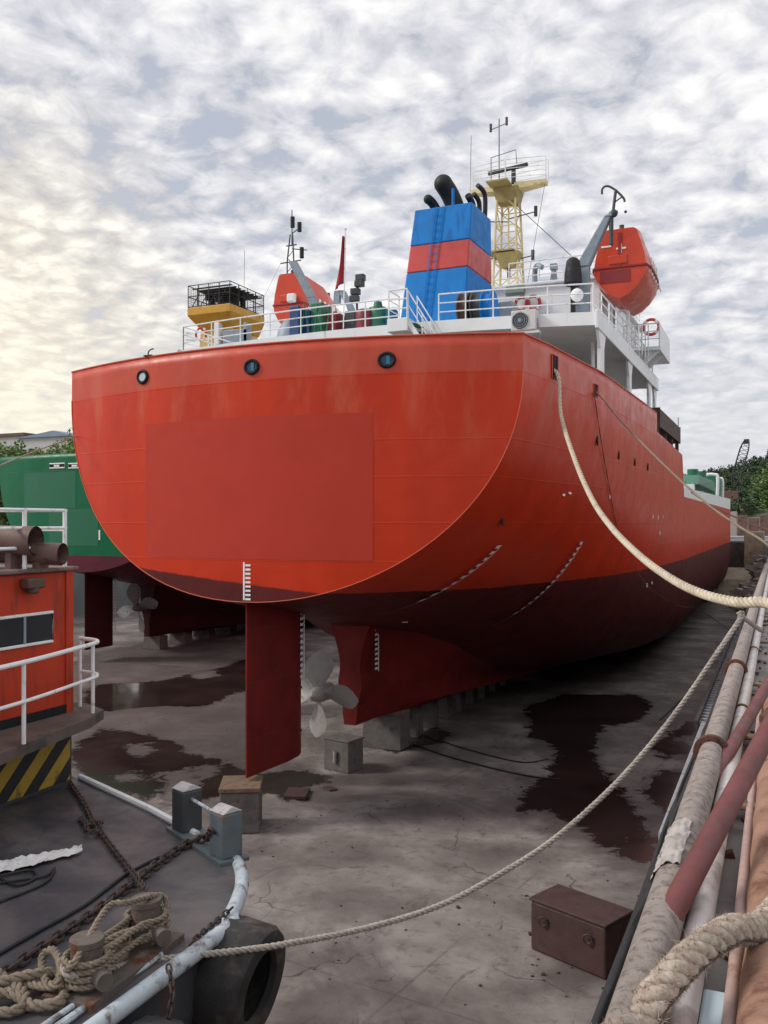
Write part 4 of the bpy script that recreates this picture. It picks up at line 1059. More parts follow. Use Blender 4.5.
bm_ = (bA+bB)/2; mb = MB().box((bm_.x,bm_.y,DK+.02),((bA-bB).length+.42,.36,.04),Matrix.Rotation(math.atan2(bB.y-bA.y,bB.x-bA.x),3,'Z')); mb.build('bitt_base', M_bluegrey, wb, smooth=0)
MB().tube([(bA.x,bA.y,DK+.43),(bB.x,bB.y,DK+.43)],.02,8).build('bitt_bar', M_paleblue, wb)
# round double bitts
bc = [atz(146,898,DK+.44), atz(87,937,DK+.44)]
for p in bc:
    mb = MB().lathe([(.16,-.44),(.125,-.38),(.125,-.06),(.135,-.05),(.135,-.005),(.13,0)],(p.x,p.y,DK+.44),'z',24)
    mb.build('round_bitt', M_bitt, wb)
d = (bc[0]-bc[1]).normalized(); ang = math.atan2(d.y,d.x); cc = (bc[0]+bc[1])/2
MB().box((cc.x,cc.y,DK+.03),((bc[0]-bc[1]).length+.5,.46,.06),Matrix.Rotation(ang,3,'Z')).build('bitt_base', M_bitt, wb, smooth=0)
for p in bc: MB().cyl((p.x+.1,p.y-.02,DK+.18),(p.x+.27,p.y-.1,DK+.18),.07,n=12).build('bitt_pin', M_bitt, wb)
# lower deckhouse with hazard stripes
m, nt, bs = new_mat('hazard_stripes'); c = pos(nt); sep = N(nt,'ShaderNodeSeparateXYZ'); nt.links.new(c, sep.inputs[0])
dd = math_(nt,'FRACT', math_(nt,'MULTIPLY', math_(nt,'SUBTRACT', sep.outputs['Z'], math_(nt,'MULTIPLY', sep.outputs['Y'], .95)), 1.95))
mk = maprange(nt, dd, .49, .51); nn = noise(nt, c, 5, 7, .7)
col = mixc(nt, mk, (.018,.017,.018), (.42,.27,.03))
col = mixc(nt, maprange(nt, nn, .52, .68, 0, .7), col, (.055,.045,.035)); nt.links.new(col, bs.inputs['Base Color']); bs.inputs['Roughness'].default_value = .6
M_haz = m
MB().bb(-15.5,-9.32,0.5,10.05,DK,6.16).build('lower_house', M_dgrey, wb, smooth=0)
MB().bb(-9.318,-9.30,0.6,10.0,DK+.05,6.1).build('hazard_panel', M_haz, wb, smooth=0)
plat = [(-8.1,0.5),(-8.3,7.6),(-8.72,9.75),(-8.95,10.3),(-9.5,10.55),(-15.4,10.55),(-15.4,0.5)]
MB().prism(plat, 6.162, 6.30).build('walkway', paint('walkway_brown', (.12,.09,.075), .8, .3, 2, (.06,.05,.05), .4, 3), wb, smooth=0)
cab = MB().bb(-15.0,-9.3,0.8,10.02,6.3,8.32).build('cabin', M_cabin, wb, smooth=0, bevel=.03)
MB().bb(-15.1,-9.22,0.7,10.1,8.322,8.38).build('cabin_roof', paint('roof_brown', (.22,.15,.13), .8, .25, 2, (.1,.07,.07), .4, 2), cab, smooth=0, bevel=.02)
MB().bb(-9.30,-9.275,9.9,10.04,6.3,8.32).build('corner_post', M_cabin, cab, smooth=0)
MB().bb(-9.302,-9.27,0.8,9.9,6.3,6.42).build('skirting', M_dark, cab, smooth=0)
wa = atx(52,612,-9.29); wz0 = atx(52,641,-9.29).z; wz1 = wa.z; wy1 = wa.y
win = MB().bb(-9.295,-9.28,wy1-2.6,wy1,wz0,wz1).build('window', M_glass, cab, smooth=0)
MB().tube([(-9.28,wy1-2.6,wz0),(-9.28,wy1,wz0),(-9.28,wy1,wz1),(-9.28,wy1-2.6,wz1)],.022,6,closed=True).build('frame', M_rail, win)
my = atx(24,625,-9.29).y; MB().bb(-9.28,-9.27,my-.02,my+.02,wz0,wz1).build('mullion', M_grey, win, smooth=0)
MB().bb(-9.28,-9.12,9.05,9.35,8.12,8.26).cyl((-9.2,9.2,8.05),(-9.2,9.2,8.15),.08).build('cabin_lamp', M_brown, cab, bevel=.02)
# rails of walkway and roof
rp = [(-8.18,3,6.3),(-8.32,7.4,6.3),(-8.75,9.6,6.3),(-8.98,10.2,6.3),(-9.45,10.35,6.3)]
mb = MB()
top = spline([Vector(p)+Vector((0,0,1.0)) for p in rp],6); mid = spline([Vector(p)+Vector((0,0,.52)) for p in rp],6)
mb.tube(top,.03,8).tube(mid,.024,8)
for p in (rp[0],(-8.25,5.5,6.3),(-8.45,8.3,6.3),(-8.93,10.05,6.3),(-9.42,10.33,6.3)): mb.cyl(p,(p[0],p[1],p[2]+1.0),.027,n=8)
mb.build('walkway_rail', M_rail, wb)
mb = MB(); ra = [(-9.35,4,8.38),(-9.35,8.5,8.38),(-9.35,9.98,8.38)]
for z in (.28,.55,.8): mb.tube([Vector(p)+Vector((0,0,z)) for p in ra],.022,8)
for y in (6.5,8.05,8.7,9.2,9.95): mb.cyl((-9.35,y,8.38),(-9.35,y,9.2),.03,n=8)
mb.tube([(-9.35,9.95,9.18),(-12.5,9.95,9.18)],.022,6).tube([(-9.35,9.95,8.9),(-12.5,9.95,8.9)],.022,6)
mb.build('roof_rail', M_rail, wb)
# two brown stub pipes on the cabin roof
for (ua,va,ub,vb,y,r) in ((-20,548,36,541,9.25,.20),(10,556,63,554,9.5,.15)):
    b = aty(ub,vb,y); a = Vector((b.x-2.2,b.y-.5,b.z+.05))
    t = (b-a).normalized()
    mb = MB().tube([a,b],r,20,caps=False).tube([a,b-t*.01],r*.86,20,caps=False)
    k = mb.build('stub_pipe', M_brpipe, wb)
    MB().tube([b-t*.25,b-t*.24],r*.86,20).build('pipe_bore', M_dark, k)
    for f in (.35,.85):
        q = a+(b-a)*f; MB().bb(q.x-.05,q.x+.05,q.y-.1,q.y+.1,8.38,q.z-r*.8).build('pipe_support', M_brpipe, k, smooth=0)
# tyres hung over the side
def tyre(c, rot, R, w, label):
    prof = [(R*.60,-w*.32),(R*.60,-w*.46),(R*.74,-w*.5),(R*.93,-w*.46),(R,-w*.34),(R*1.0,0),(R,w*.34),(R*.93,w*.46),(R*.74,w*.5),(R*.60,w*.46),(R*.60,w*.32),(R*.82,w*.28),(R*.86,0),(R*.82,-w*.28)]
    mb = MB(); n = 40; m_ = len(prof); vs = []; fs = []
    for k in range(n):
        a = 2*math.pi*k/n
        for j, (r, h) in enumerate(prof):
            rr = r*(.965 if (j in (4,5,6) and k % 2) else 1)
            vs.append(rot @ Vector((h, rr*math.cos(a), rr*math.sin(a)))+Vector(c))
    for k in range(n):
        l = (k+1) % n
        for j in range(m_):
            i = (j+1) % m_; fs.append((k*m_+j, k*m_+i, l*m_+i, l*m_+j))
    mb.add(vs, fs)
    return tag(mb.build('tyre_fender', M_tyre, smooth=40), label, 'tyre', 'tyres hung as fenders on the workboat')
tyre(Vector((-4.56,7.06,4.79)), Matrix.Rotation(R_(4),3,'Z') @ Matrix.Rotation(R_(8),3,'Y'), .53, .50, 'big worn tyre at the bow corner, with the pale mooring rope passing over it')
tyre(Vector((-4.40,5.55,4.70)), Matrix.Rotation(R_(3),3,'Z'), .48, .36, 'tyre at the bottom edge of the picture, below the chained deck edge')
# chains on deck
CH = 'rusty chains lying on the workboat deck'
def chain(name, pts, label, L=.13, r=.014, w=.042):
    tag(chain_mesh(MB(), pts, L, r, w).build(name, M_chain, smooth=60), label, 'chain', CH)
D = lambda u, v, h=.045: atz(u, v, DK+h)
chain('chain', [D(212,830,.35),D(207,838,.12),D(190,842,.06),D(160,862),D(120,893),D(80,922),D(40,948),D(5,972),D(-20,990)], 'long heavy chain running from the square bitts down to the left', .15, .017, .048)
chain('chain', [D(70,783),D(85,805),D(92,820),D(110,845),D(128,868),D(145,890,.2)], 'thinner chain from below the striped wall to the round bitts', .11, .012, .034)
chain('chain', [D(232,908,.1),D(218,920,.06),D(200,935,.05),D(190,945,.02)], 'short chain lashing at the deck edge behind the big tyre', .08, .010, .026)
chain('chain', [Vector((-4.55,6.0,DK+.12)),Vector((-4.40,5.85,DK-.05)),Vector((-4.35,5.6,DK-.35)),Vector((-4.3,5.3,DK-.6)),Vector((-4.3,5.0,DK-.8))], 'chain hanging over the fender tube beside the lower tyre', .08, .010, .026)
# coils of chain/rope lump beside chain
chain('chain', [D(80,818,.03),D(88,826,.05),D(100,822,.06),D(96,832,.08),D(86,830,.1),D(90,820,.1)], 'small heap of chain on deck under the striped wall', .11, .012, .034)
# tan rope figure-eighted on the round bitts
mb = MB(); B0, B1 = bc[0], bc[1]
def loop(c, z, r, a0, a1, n=10): return [Vector((c.x+r*math.cos(a0+(a1-a0)*i/n), c.y+r*math.sin(a0+(a1-a0)*i/n), z)) for i in range(n+1)]
ax = ang
for k in range(4):
    z = DK+.12+.058*k; r = .160+.008*(k%2)
    pts = loop(B0, z, r, ax-2.2, ax+2.2)+[cc+Vector((random.uniform(-.03,.03),random.uniform(-.03,.03),z+.03-DK*0-cc.z+.0)) if False else Vector((cc.x,cc.y,z+.03*k-.02))]+loop(B1, z, r, ax+math.pi-(-2.2), ax+math.pi-2.2)[::1]
    pts = loop(B0, z, r, ax-2.25, ax+2.25)+[Vector((cc.x,cc.y,z+.03))]+loop(B1, z-.01, r, ax+math.pi+2.25, ax+math.pi-2.25)[::-1] if k % 2 == 0 else loop(B0, z, r, ax-2.6, ax+2.6)+loop(B1, z, r, ax+math.pi-2.6, ax+math.pi+2.6)
    if k % 2 == 0:
        pts = loop(B0, z, r, ax-2.25, ax+2.25)+[Vector((cc.x,cc.y,z+.02))]+loop(B1, z, r, ax+math.pi+2.25, ax+math.pi-2.25)+[Vector((cc.x,cc.y,z+.05)), loop(B0, z+.03, r, ax-2.25, ax)[0]]
    else: pts = pts+[pts[0]]
    rope_mesh(mb, pts, .027, .16, 3, .025)
rope_mesh(mb, [B0+Vector((.2,.05,-.28)),B0+Vector((.05,.18,-.05)),cc+Vector((.02,.1,.08)),cc+Vector((-.1,-.02,.06)),B1+Vector((.05,-.19,-.1)),B1+Vector((-.2,-.1,-.3))],.027,.16,3,.025)
tag(mb.build('bitt_rope', M_rope3, smooth=60), 'tan rope wound in figures of eight on the round bitts', 'rope')
mb = MB()
rope_mesh(mb, [B1+Vector((-.15,-.05,-.3)),D(48,985,.08),D(42,958,.12),D(52,950,.2),D(60,962,.22),D(58,985,.14),D(30,985,.06),D(5,980,.05),D(-15,985,.05)],.034,.2,3,.03)
rope_mesh(mb, [D(-15,965,.06),D(20,990,.07),D(30,1005,.06),D(62,1000,.07),D(60,975,.06),D(30,975,.12),D(-10,985,.09)],.045,.26,3,.04)
rope_mesh(mb, [D(-15,1010,.05),D(10,1012,.05),D(25,1003,.06),D(5,992,.09),D(-15,1000,.07)],.04,.26,3,.04)
tag(mb.build('rope_coil', M_rope3, smooth=60), 'loose tan rope coils at the lower left corner of the deck', 'rope')
# white rag and black hoses
mb = MB(); a = D(-15,868,.06); b = D(82,848,.06); vs = []; fs = []; na, nb2 = 34, 10
t = (b-a); L = t.length; t.normalize(); sd = Vector((-t.y,t.x,0))
for i in range(na+1):
    f = i/na; wd = interp([(0,.34),(.4,.30),(.7,.20),(.93,.16),(1,.04)], f)
    for j in range(nb2+1):
        g = j/nb2-.5; p = a+t*(L*f)+sd*(g*wd)
        z = DK+.01+.075*(1-(2*g)**2)*(.5+.7*mnoise.noise(Vector((i*.35,j*.6,0))))+.018*mnoise.noise(Vector((i*.7,j*1.0,5)))
        p += sd*.05*mnoise.noise(Vector((i*.3,0,9))); vs.append((p.x,p.y,max(DK+.006,z+.03)))
for i in range(na):
    for j in range(nb2): q = i*(nb2+1)+j; fs.append((q,q+1,q+nb2+2,q+nb2+1))
tag(mb.add(vs,fs).build('rag', paint('rag_white', (.72,.71,.70), .9, .15, 8, (.35,.32,.30), .25, 6, bmp=.3), smooth=60), 'crumpled white rag lying on the dark deck at the left edge', 'cloth')
mb = MB()
mb.tube(spline([D(-15,885,.02),D(20,880,.02),D(45,876,.02),D(55,868,.03),D(48,880,.02),D(30,890,.02),D(-10,905,.02)],8),.014,6)
mb.tube(spline([D(-10,872,.03),D(15,885,.02),D(35,878,.02),D(30,870,.02),D(0,876,.03)],8),.014,6)
mb.tube(spline([D(-15,962,.02),D(40,930,.02),D(85,905,.02),D(130,872,.02),D(175,850,.02),D(205,836,.05)],8),.018,6)
tag(mb.build('hose', M_hose, smooth=60), 'thin black hoses trailing across the deck below the white rag', 'hose')

# ================================================================== DOCK: floor, walls, gear
def poly_px(pts): return [(atz(u, v, 0).x, atz(u, v, 0).y) for u, v in pts]
PUD = [poly_px(p) for p in (
 [(526,707),(529,737),(560,751),(549,769),(535,786),(515,802),(518,813),(540,810),(553,813),(564,820),(597,842),(619,857),(651,864),(660,850),(655,835),(633,802),(604,766),(593,758),(600,733),(606,726),(641,722),(655,707),(640,695),(564,694)],
 [(85,690),(102,684),(159,681),(218,669),(243,659),(300,655),(300,690),(243,691),(206,706),(191,706),(159,706),(109,711),(80,712)],
 [(77,742),(102,728),(142,733),(179,743),(189,755),(218,758),(241,770),(300,775),(305,795),(290,790),(241,796),(199,800),(164,785),(150,800),(134,796),(85,782),(70,760)],
 [(270,790),(285,768),(310,772),(335,780),(300,790),(312,800),(285,800)],
 [(655,740),(690,720),(705,728),(680,740),(700,750),(670,760),(650,752)],
 [(640,790),(655,770),(690,770),(700,800),(670,820)],
 [(365,745),(440,727),(450,735),(445,742),(390,752)])]
DRY = [poly_px(p) for p in ([(127,745),(150,743),(153,752),(135,757)],[(165,772),(188,768),(200,785),(180,795),(163,790)],[(190,768),(214,764),(216,775),(203,782)],[(115,776),(136,772),(138,780),(120,783)],[(190,673),(216,670),(218,676),(195,680)])]
def inside(p, poly):
    x, y = p; r = False; n = len(poly)
    for i in range(n):
        x0, y0 = poly[i]; x1, y1 = poly[(i+1)%n]
        if (y0 > y) != (y1 > y) and x < (x1-x0)*(y-y0)/(y1-y0)+x0: r = not r
    return r
def pdist(p, poly):
    d = 1e9; n = len(poly)
    for i in range(n):
        x0, y0 = poly[i]; x1, y1 = poly[(i+1)%n]; dx, dy = x1-x0, y1-y0
        t = max(0, min(1, ((p[0]-x0)*dx+(p[1]-y0)*dy)/(dx*dx+dy*dy+1e-9))); d = min(d, math.hypot(p[0]-x0-dx*t, p[1]-y0-dy*t))
    return d
def axis_pts(lo, hi, step, far):
    inner = [lo+i*step for i in range(int((hi-lo)/step)+1)]
    a = [lo-g for g in far[::-1]]; b = [inner[-1]+g for g in far]
    return a+inner+b
xs = axis_pts(-42, -1, .3, [4,12,40,120,400,1500]); ys = axis_pts(15, 62, .3, [4,12,40,100,300,900,2600])
bbs = [(min(p[0] for p in q)-1, max(p[0] for p in q)+1, min(p[1] for p in q)-1, max(p[1] for p in q)+1) for q in PUD+DRY]
vs = []; wet = []
for y in ys:
    for x in xs:
        vs.append((x, y, 0)); w = -1.0
        for q, bbx in zip(PUD, bbs):
            if bbx[0] < x < bbx[1] and bbx[2] < y < bbx[3]:
                d = pdist((x, y), q); w = max(w, min(1, d) if inside((x, y), q) else -min(1, d))
        for q, bbx in zip(DRY, bbs[len(PUD):]):
            if bbx[0] < x < bbx[1] and bbx[2] < y < bbx[3]:
                d = pdist((x, y), q); w = min(w, -min(1, d) if inside((x, y), q) else min(1, d))
        wet.append(w*.5+.5)
MUD_SHADE = poly_px([(60,640),(150,636),(250,640),(300,650),(300,700),(262,790),(200,815),(100,790),(60,740)]); mud_shade = []  # brown mud that also paints in the shade between the ships
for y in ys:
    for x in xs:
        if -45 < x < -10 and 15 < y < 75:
            d = pdist((x, y), MUD_SHADE); mud_shade.append(max(0, min(1, .5+.12*(d if inside((x, y), MUD_SHADE) else -d))))
        else: mud_shade.append(0)
nx = len(xs); fs = [(j*nx+i, j*nx+i+1, (j+1)*nx+i+1, (j+1)*nx+i) for j in range(len(ys)-1) for i in range(nx-1)]
m, nt, bs = new_mat('dock_floor_concrete'); c = pos(nt)
at = N(nt, 'ShaderNodeAttribute', attribute_name='wet')
na_ = noise(nt, c, 1.3, 10, .72, .6)
wetm = maprange(nt, math_(nt, 'ADD', at.outputs['Fac'], math_(nt, 'MULTIPLY', math_(nt, 'SUBTRACT', na_, .5), 1.1)), .43, .56)
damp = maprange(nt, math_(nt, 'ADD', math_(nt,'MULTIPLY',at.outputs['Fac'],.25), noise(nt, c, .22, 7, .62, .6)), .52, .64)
n1 = noise(nt, c, .35, 8, .62, .3); n2 = noise(nt, c, 2.4, 8, .7); n3 = noise(nt, c, 9, 7, .7)
dry = ramp(nt, n1, [(.3,(.105,.087,.081)),(.48,(.198,.171,.160)),(.66,(.33,.295,.278))])
dry = mixc(nt, maprange(nt, n2, .5, .70, 0, .65), dry, (.105,.085,.080))
dry = mixc(nt, maprange(nt, noise(nt, mapping(nt, c, (1,.35,1), (0,0,R_(25))), 1.6, 9, .7, .8), .60, .70, 0, .6), dry, (.07,.056,.054))
dry = mixc(nt, maprange(nt, n3, .64, .74, 0, .6), dry, (.06,.05,.05))
sep = N(nt,'ShaderNodeSeparateXYZ'); nt.links.new(mapping(nt, c, (1,1,1), (0,0,R_(8))), sep.inputs[0])
jt = None
for o_, k in (('X',.17),('Y',.17)):
    q = maprange(nt, math_(nt,'ABSOLUTE', math_(nt,'SUBTRACT', math_(nt,'FRACT', math_(nt,'MULTIPLY', sep.outputs[o_], k)), .5)), .002, .008, 1, 0)
    jt = q if jt is None else math_(nt,'MAXIMUM', jt, q)
jt = math_(nt, 'MULTIPLY', jt, maprange(nt, noise(nt, c, .4, 3), .45, .6))
dry = mixc(nt, math_(nt,'MULTIPLY',jt,.35), dry, (.04,.035,.035))
vc = N(nt,'ShaderNodeTexVoronoi', feature='DISTANCE_TO_EDGE', inp={'Scale': .32}); vw = N(nt,'ShaderNodeVectorMath', operation='ADD'); nt.links.new(c, vw.inputs[0])
vn = N(nt,'ShaderNodeTexNoise', inp={'Scale': 1.2, 'Detail': 5.0}); nt.links.new(c, vn.inputs['Vector']); nt.links.new(vn.outputs['Color'], vw.inputs[1]); nt.links.new(vw.outputs[0], vc.inputs['Vector'])
crack = math_(nt,'MULTIPLY', maprange(nt, vc.outputs['Distance'], .002, .009, 1, 0), maprange(nt, noise(nt, c, .5, 3), .48, .58))
dry = mixc(nt, math_(nt,'MULTIPLY',crack,.7), dry, (.035,.03,.03))
am = N(nt, 'ShaderNodeAttribute', attribute_name='mud_shade'); mm = maprange(nt, math_(nt,'ADD', am.outputs['Fac'], math_(nt,'MULTIPLY', math_(nt,'SUBTRACT', noise(nt, c, .7, 9, .68, .5), .5), 1.2)), .45, .62)
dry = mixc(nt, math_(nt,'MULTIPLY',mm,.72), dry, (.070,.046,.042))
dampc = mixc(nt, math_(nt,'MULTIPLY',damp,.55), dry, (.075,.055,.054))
wc = ramp(nt, n1, [(.3,(.022,.015,.015)),(.6,(.044,.027,.025)),(.8,(.062,.038,.035))])
nt.links.new(mixc(nt, wetm, dampc, wc), bs.inputs['Base Color'])
rgh = math_(nt,'SUBTRACT', maprange(nt, n2, .3, .7, .78, .95, False), math_(nt,'MULTIPLY',damp,.18))
rm = N(nt,'ShaderNodeMix', data_type='FLOAT'); nt.links.new(wetm, rm.inputs[0]); nt.links.new(rgh, rm.inputs[2]); nt.links.new(maprange(nt, n1, .35,.7,.04,.22,False), rm.inputs[3])
nt.links.new(rm.outputs[0], bs.inputs['Roughness']); bs.inputs['Specular IOR Level'].default_value = .35
bump(nt, bs, math_(nt,'MULTIPLY', math_(nt,'ADD', n3, math_(nt,'MULTIPLY',n2,2.0)), math_(nt,'SUBTRACT',1.05,wetm)), .35, .03)
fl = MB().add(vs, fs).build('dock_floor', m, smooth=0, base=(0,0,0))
at_ = fl.data.attributes.new('wet', 'FLOAT', 'POINT'); at_.data.foreach_set('value', wet); at2 = fl.data.attributes.new('mud_shade', 'FLOAT', 'POINT'); at2.data.foreach_set('value', mud_shade)
setting(fl)
mb = MB()
for k in range(200):
    if k < 150: p = atz(random.uniform(120,660), random.uniform(690,1010), 0)
    else: p = atz(random.uniform(520,660), random.uniform(820,1000), 0)
    if p.x > -.8: continue
    s_ = random.uniform(.012,.045)*(2.5 if random.random() < .08 else 1)
    mb.box((p.x,p.y,s_*.25),(s_*random.uniform(.6,1.8),s_,s_*.5),Matrix.Rotation(random.uniform(0,3),3,'Z') @ Matrix.Rotation(random.uniform(-.3,.3),3,'X'))
setting(mb.build('debris', M_steelbox, smooth=0), 'stuff')
# quays
CZ = 7.4
q = MB(); q.bb(-.478,60,-40,150,.0,CZ); setting(q.build('quay', M_quayc, smooth=0))
q = MB(); q.bb(-120,-.48,131,260,0,6.6); q.bb(-.478,60,150.01,260,0,7.39); setting(q.build('far_quay', paint('far_concrete', (.30,.32,.34), .9, .15, .3, (.2,.2,.2), .3, .4, bmp=0), smooth=0))
q = MB(); q.bb(-160,-62,-40,130.9,0,6.6); setting(q.build('port_quay', MATS['far_concrete'], smooth=0))
q = MB(); q.bb(-400,400,260.01,700,0,6.5); setting(q.build('ground', paint('far_ground', (.12,.13,.08), .95, .2, .05, bmp=0), smooth=0))
dw = MB(); dw.bb(-60,-3.5,130.6,131,0,6.4); tag(dw.build('dock_end_wall', paint('rock_wall', (.10,.085,.075), .95, .4, .9, (.05,.045,.04), .42, .8, bmp=.6), smooth=0), 'dark stained end wall of the dock beyond the bow', 'wall')
# stone ledge and gear along the starboard dock wall
lg = MB(); lg.bb(-1.86,-.482,14.6,110,0,3.6); tag(lg.build('dock_ledge', paint('ledge_dark', (.075,.062,.062), .9, .3, 1, (.04,.035,.04), .4, 1, bmp=.4), smooth=0), 'dark concrete ledge stepping down below the quay edge', 'ledge')
kb = MB(); kb.bb(-1.80,-1.58,15.2,24.0,3.602,3.98); tag(kb.build('kerb_beam', M_kerb, smooth=0, bevel=.03), 'pale concrete beam lying on the dark ledge below the quay', 'beam')
lad = thing('steel_ladder', (-1.6,24.4,3.6), 'dark steel ladder lying along the ledge beyond the pale beam', 'ladder')
mb = MB()
for x in (-1.95,-1.15): mb.bb(x-.05,x+.05,24.4,46,3.72,3.92)
mb.build('side_rail', M_track, lad, smooth=0)
mb = MB()
for i in range(54): mb.bb(-1.9,-1.2,24.6+i*.4,24.72+i*.4,3.78,3.86)
mb.build('rung', M_kerb, lad, smooth=0)
# low wall strip (stone coping) and pipes on the quay edge
cop = MB()
for i in range(46):
    y = 1.0+i*.9; cop.bb(-.462-.01*random.random(),-.24,y,y+.88,CZ+.002,CZ+.02+.03*random.random())
tag(cop.build('coping_stones', M_quayc, smooth=0, bevel=.015), 'row of rough coping stones under the pale pipe', 'kerb')
def pipe(name, pts, r, mat, label, cat='pipe', n=20, grp=None, lumps=0):
    mb = MB(); P = resample(spline(pts, 8), r*1.2)
    rad = [r*(1+lumps*mnoise.noise(p*4.0)) for p in P]
    mb.tube(P, rad, n)
    return tag(mb.build(name, mat, smooth=60), label, cat, grp)
pipe('coated_pipe', [(-.395,.8,7.53),(-.395,5,7.53),(-.39,12,7.54),(-.395,20,7.53),(-.40,34,7.53)], .074, M_pipeg, 'rough pale pipe with crusted coating along the quay edge', lumps=.015)
for (ya, yb, lab) in ((3.85,4.45,'torn white cloth wrapped on the rough pale pipe, above the thick red tube end'),):
    vs = []; fs = []; na2, nb3 = 40, 26
    for i in range(na2+1):
        y = ya+(yb-ya)*i/na2; lo = 1.3+.25*mnoise.noise(Vector((y*6,3,0))); hi = 3.5+.75*mnoise.noise(Vector((y*9,0,0)))+.35*mnoise.noise(Vector((y*37,0,4)))
        for j in range(nb3+1):
            a = lo+(hi-lo)*j/nb3; r = .081+.012*mnoise.noise(Vector((y*18,a*4,0)))+.016*max(0,a-2.8)
            vs.append((-.395+r*math.cos(a), y+.02*mnoise.noise(Vector((a*5,i*.2,1))), 7.53+r*math.sin(a)))
    for i in range(na2):
        for j in range(nb3): q = i*(nb3+1)+j; fs.append((q,q+1,q+nb3+2,q+nb3+1))
    tag(MB().add(vs,fs).build('wrapping_cloth', M_cloth, smooth=60), lab, 'cloth', 'cloth wrappings on the pale pipe')
pipe('smooth_pipe', [(-.275,.8,7.48),(-.275,6,7.48),(-.27,14,7.48),(-.28,30,7.48)], .048, M_pipew, 'smooth white pipe beside the rough pipe on the quay')
pipe('thin_pipe', [(-.14,.8,7.47),(-.14,3,7.47),(-.14,6,7.47),(-.14,9,7.48)], .022, M_pink, 'thin pinkish pipe between the white pipe and the rusty one')
pipe('rusty_pipe', [(-.03,.8,7.51),(-.03,4,7.51),(-.03,9,7.51)], .085, M_orust, 'thick orange-rusty pipe at the right edge of the quay', lumps=.12)
def red_tube(a, b, r, label):
    mb = MB().tube([a, a.lerp(b,.5), b], r, 16); t = (b-a).normalized()
    o = mb.build('red_tube', M_redtube, smooth=60); return tag(o, label, 'tube', 'red-brown tubes lying across the quay pipes')
red_tube(on_line(662,930,(-.38,3.4),(.05,5.5)), on_line(785,700,(-.38,3.4),(.05,5.5)), .048, 'nearer red-brown steel tube slanting across the quay pipes')
red_tube(on_line(706,792,(-.36,5.6),(.02,8.5)), on_line(775,672,(-.36,5.6),(.02,8.5)), .042, 'farther rusty red tube slanting across the quay pipes')
# brackets, rubbish and a small crate between the pipes
for y in (2.2,5.2,6.9,9.2,12.5,16,20): tag(MB().bb(-.47,-.06,y,y+.10,CZ+.054,CZ+.085).build('pipe_sleeper', M_wood, smooth=0, bevel=.01), 'short timber sleeper under the quay pipes', 'timber', 'timber sleepers under the quay pipes')
mb = MB()
for k in range(90):
    p = Vector((random.uniform(-.34,.0), random.uniform(2,16), CZ+.01)); s_ = random.uniform(.015,.05)
    mb.box(p, (s_,s_*random.uniform(.6,1.6),s_*.7), Matrix.Rotation(random.uniform(0,3),3,'Z') @ Matrix.Rotation(random.uniform(-.4,.4),3,'X'))
setting(mb.build('rubble', M_rust, smooth=0), 'stuff')
pa = atz(718,1010,CZ+.08)
pc = MB().bb(pa.x-.055,pa.x+.045,pa.y-.25,pa.y+.15,CZ+.003,CZ+.07); tag(pc.build('plastic_tub', M_bluew, smooth=0, bevel=.012), 'pale blue plastic tub wedged between the quay pipes', 'tub')
for i in range(5):
    y = 6.0+i*1.25; tag(MB().box((-.06+.03*random.random(),y,CZ+.17),(.10,.35,.07),Matrix.Rotation(random.uniform(-.4,.4),3,'Z')).build('scrap_steel', M_orust, smooth=0, bevel=.01), 'rusty scrap steel bar lying on the rusty quay pipe', 'scrap', 'scrap steel on the quay pipes')
for y in (6.1, 9.6):
    mb = MB().cyl((-.395,y,7.53),(-.395,y+.022,7.53),.112,n=28).cyl((-.395,y+.028,7.53),(-.395,y+.05,7.53),.112,n=28)
    for k in range(10):
        a = 2*math.pi*k/10; q = Vector((-.395+.094*math.cos(a), y-.012, 7.53+.094*math.sin(a))); mb.cyl(q, q+Vector((0,.075,0)), .010, n=6)
    tag(mb.build('pipe_flange', M_rust), 'rusty bolted flange joining lengths of the rough pale pipe', 'flange', 'flanges on the rough pale pipe')
# flanges and clamps on the pipes, black hoses along the quay edge
for y in (4.9, 7.8, 11.5): tag(MB().cyl((-.275,y,7.48),(-.275,y+.03,7.48),.062,n=20).build('pipe_clamp', M_rust), 'rusty clamp ring round the smooth white pipe', 'clamp', 'clamp rings on the white quay pipe')
mb = MB()
for k in range(4):
    P = [Vector((-.53-.045*k+.03*mnoise.noise(Vector((y*.7,k*3.1,0))), y, 7.30-.10*k+.10*mnoise.noise(Vector((y*.45,k*2.3,7))))) for y in [1+.5*i for i in range(70)]]
    mb.tube(spline(P,2), .013+.004*(k%2), 6)
tag(mb.build('hose_bundle', M_hose, smooth=60), 'bundle of black hoses hanging along the quay edge beside the pale pipe', 'hose')
# frayed heavy rope in the lower right corner
la, lb2 = (-.42,2.55), (.10,3.75)
pts = [Vector((-.60,2.2,7.3)), on_line(628,1034,la,lb2), on_line(658,993,la,lb2), on_line(694,955,la,lb2), on_line(730,931,la,lb2), on_line(770,919,la,lb2), Vector((.25,4.05,7.8)), Vector((.5,4.5,7.5))]
pts = [p if p.z > 7.52 else Vector((p.x,p.y,7.60)) for p in pts]
mb = rope_mesh(MB(), pts, .050, .24, 4, .018, 8, fuzz=11000)
tag(mb.build('frayed_rope', M_rope4, smooth=60), 'thick frayed rope draped over the quay pipes, lower right corner', 'rope')
mb = rope_mesh(MB(), [p+Vector((.035,-.045,-.01)) for p in pts], .006, .05, 3, .012, 5); tag(mb.build('thin_line', M_roped, smooth=60), 'thin dark line running along the frayed rope', 'rope')
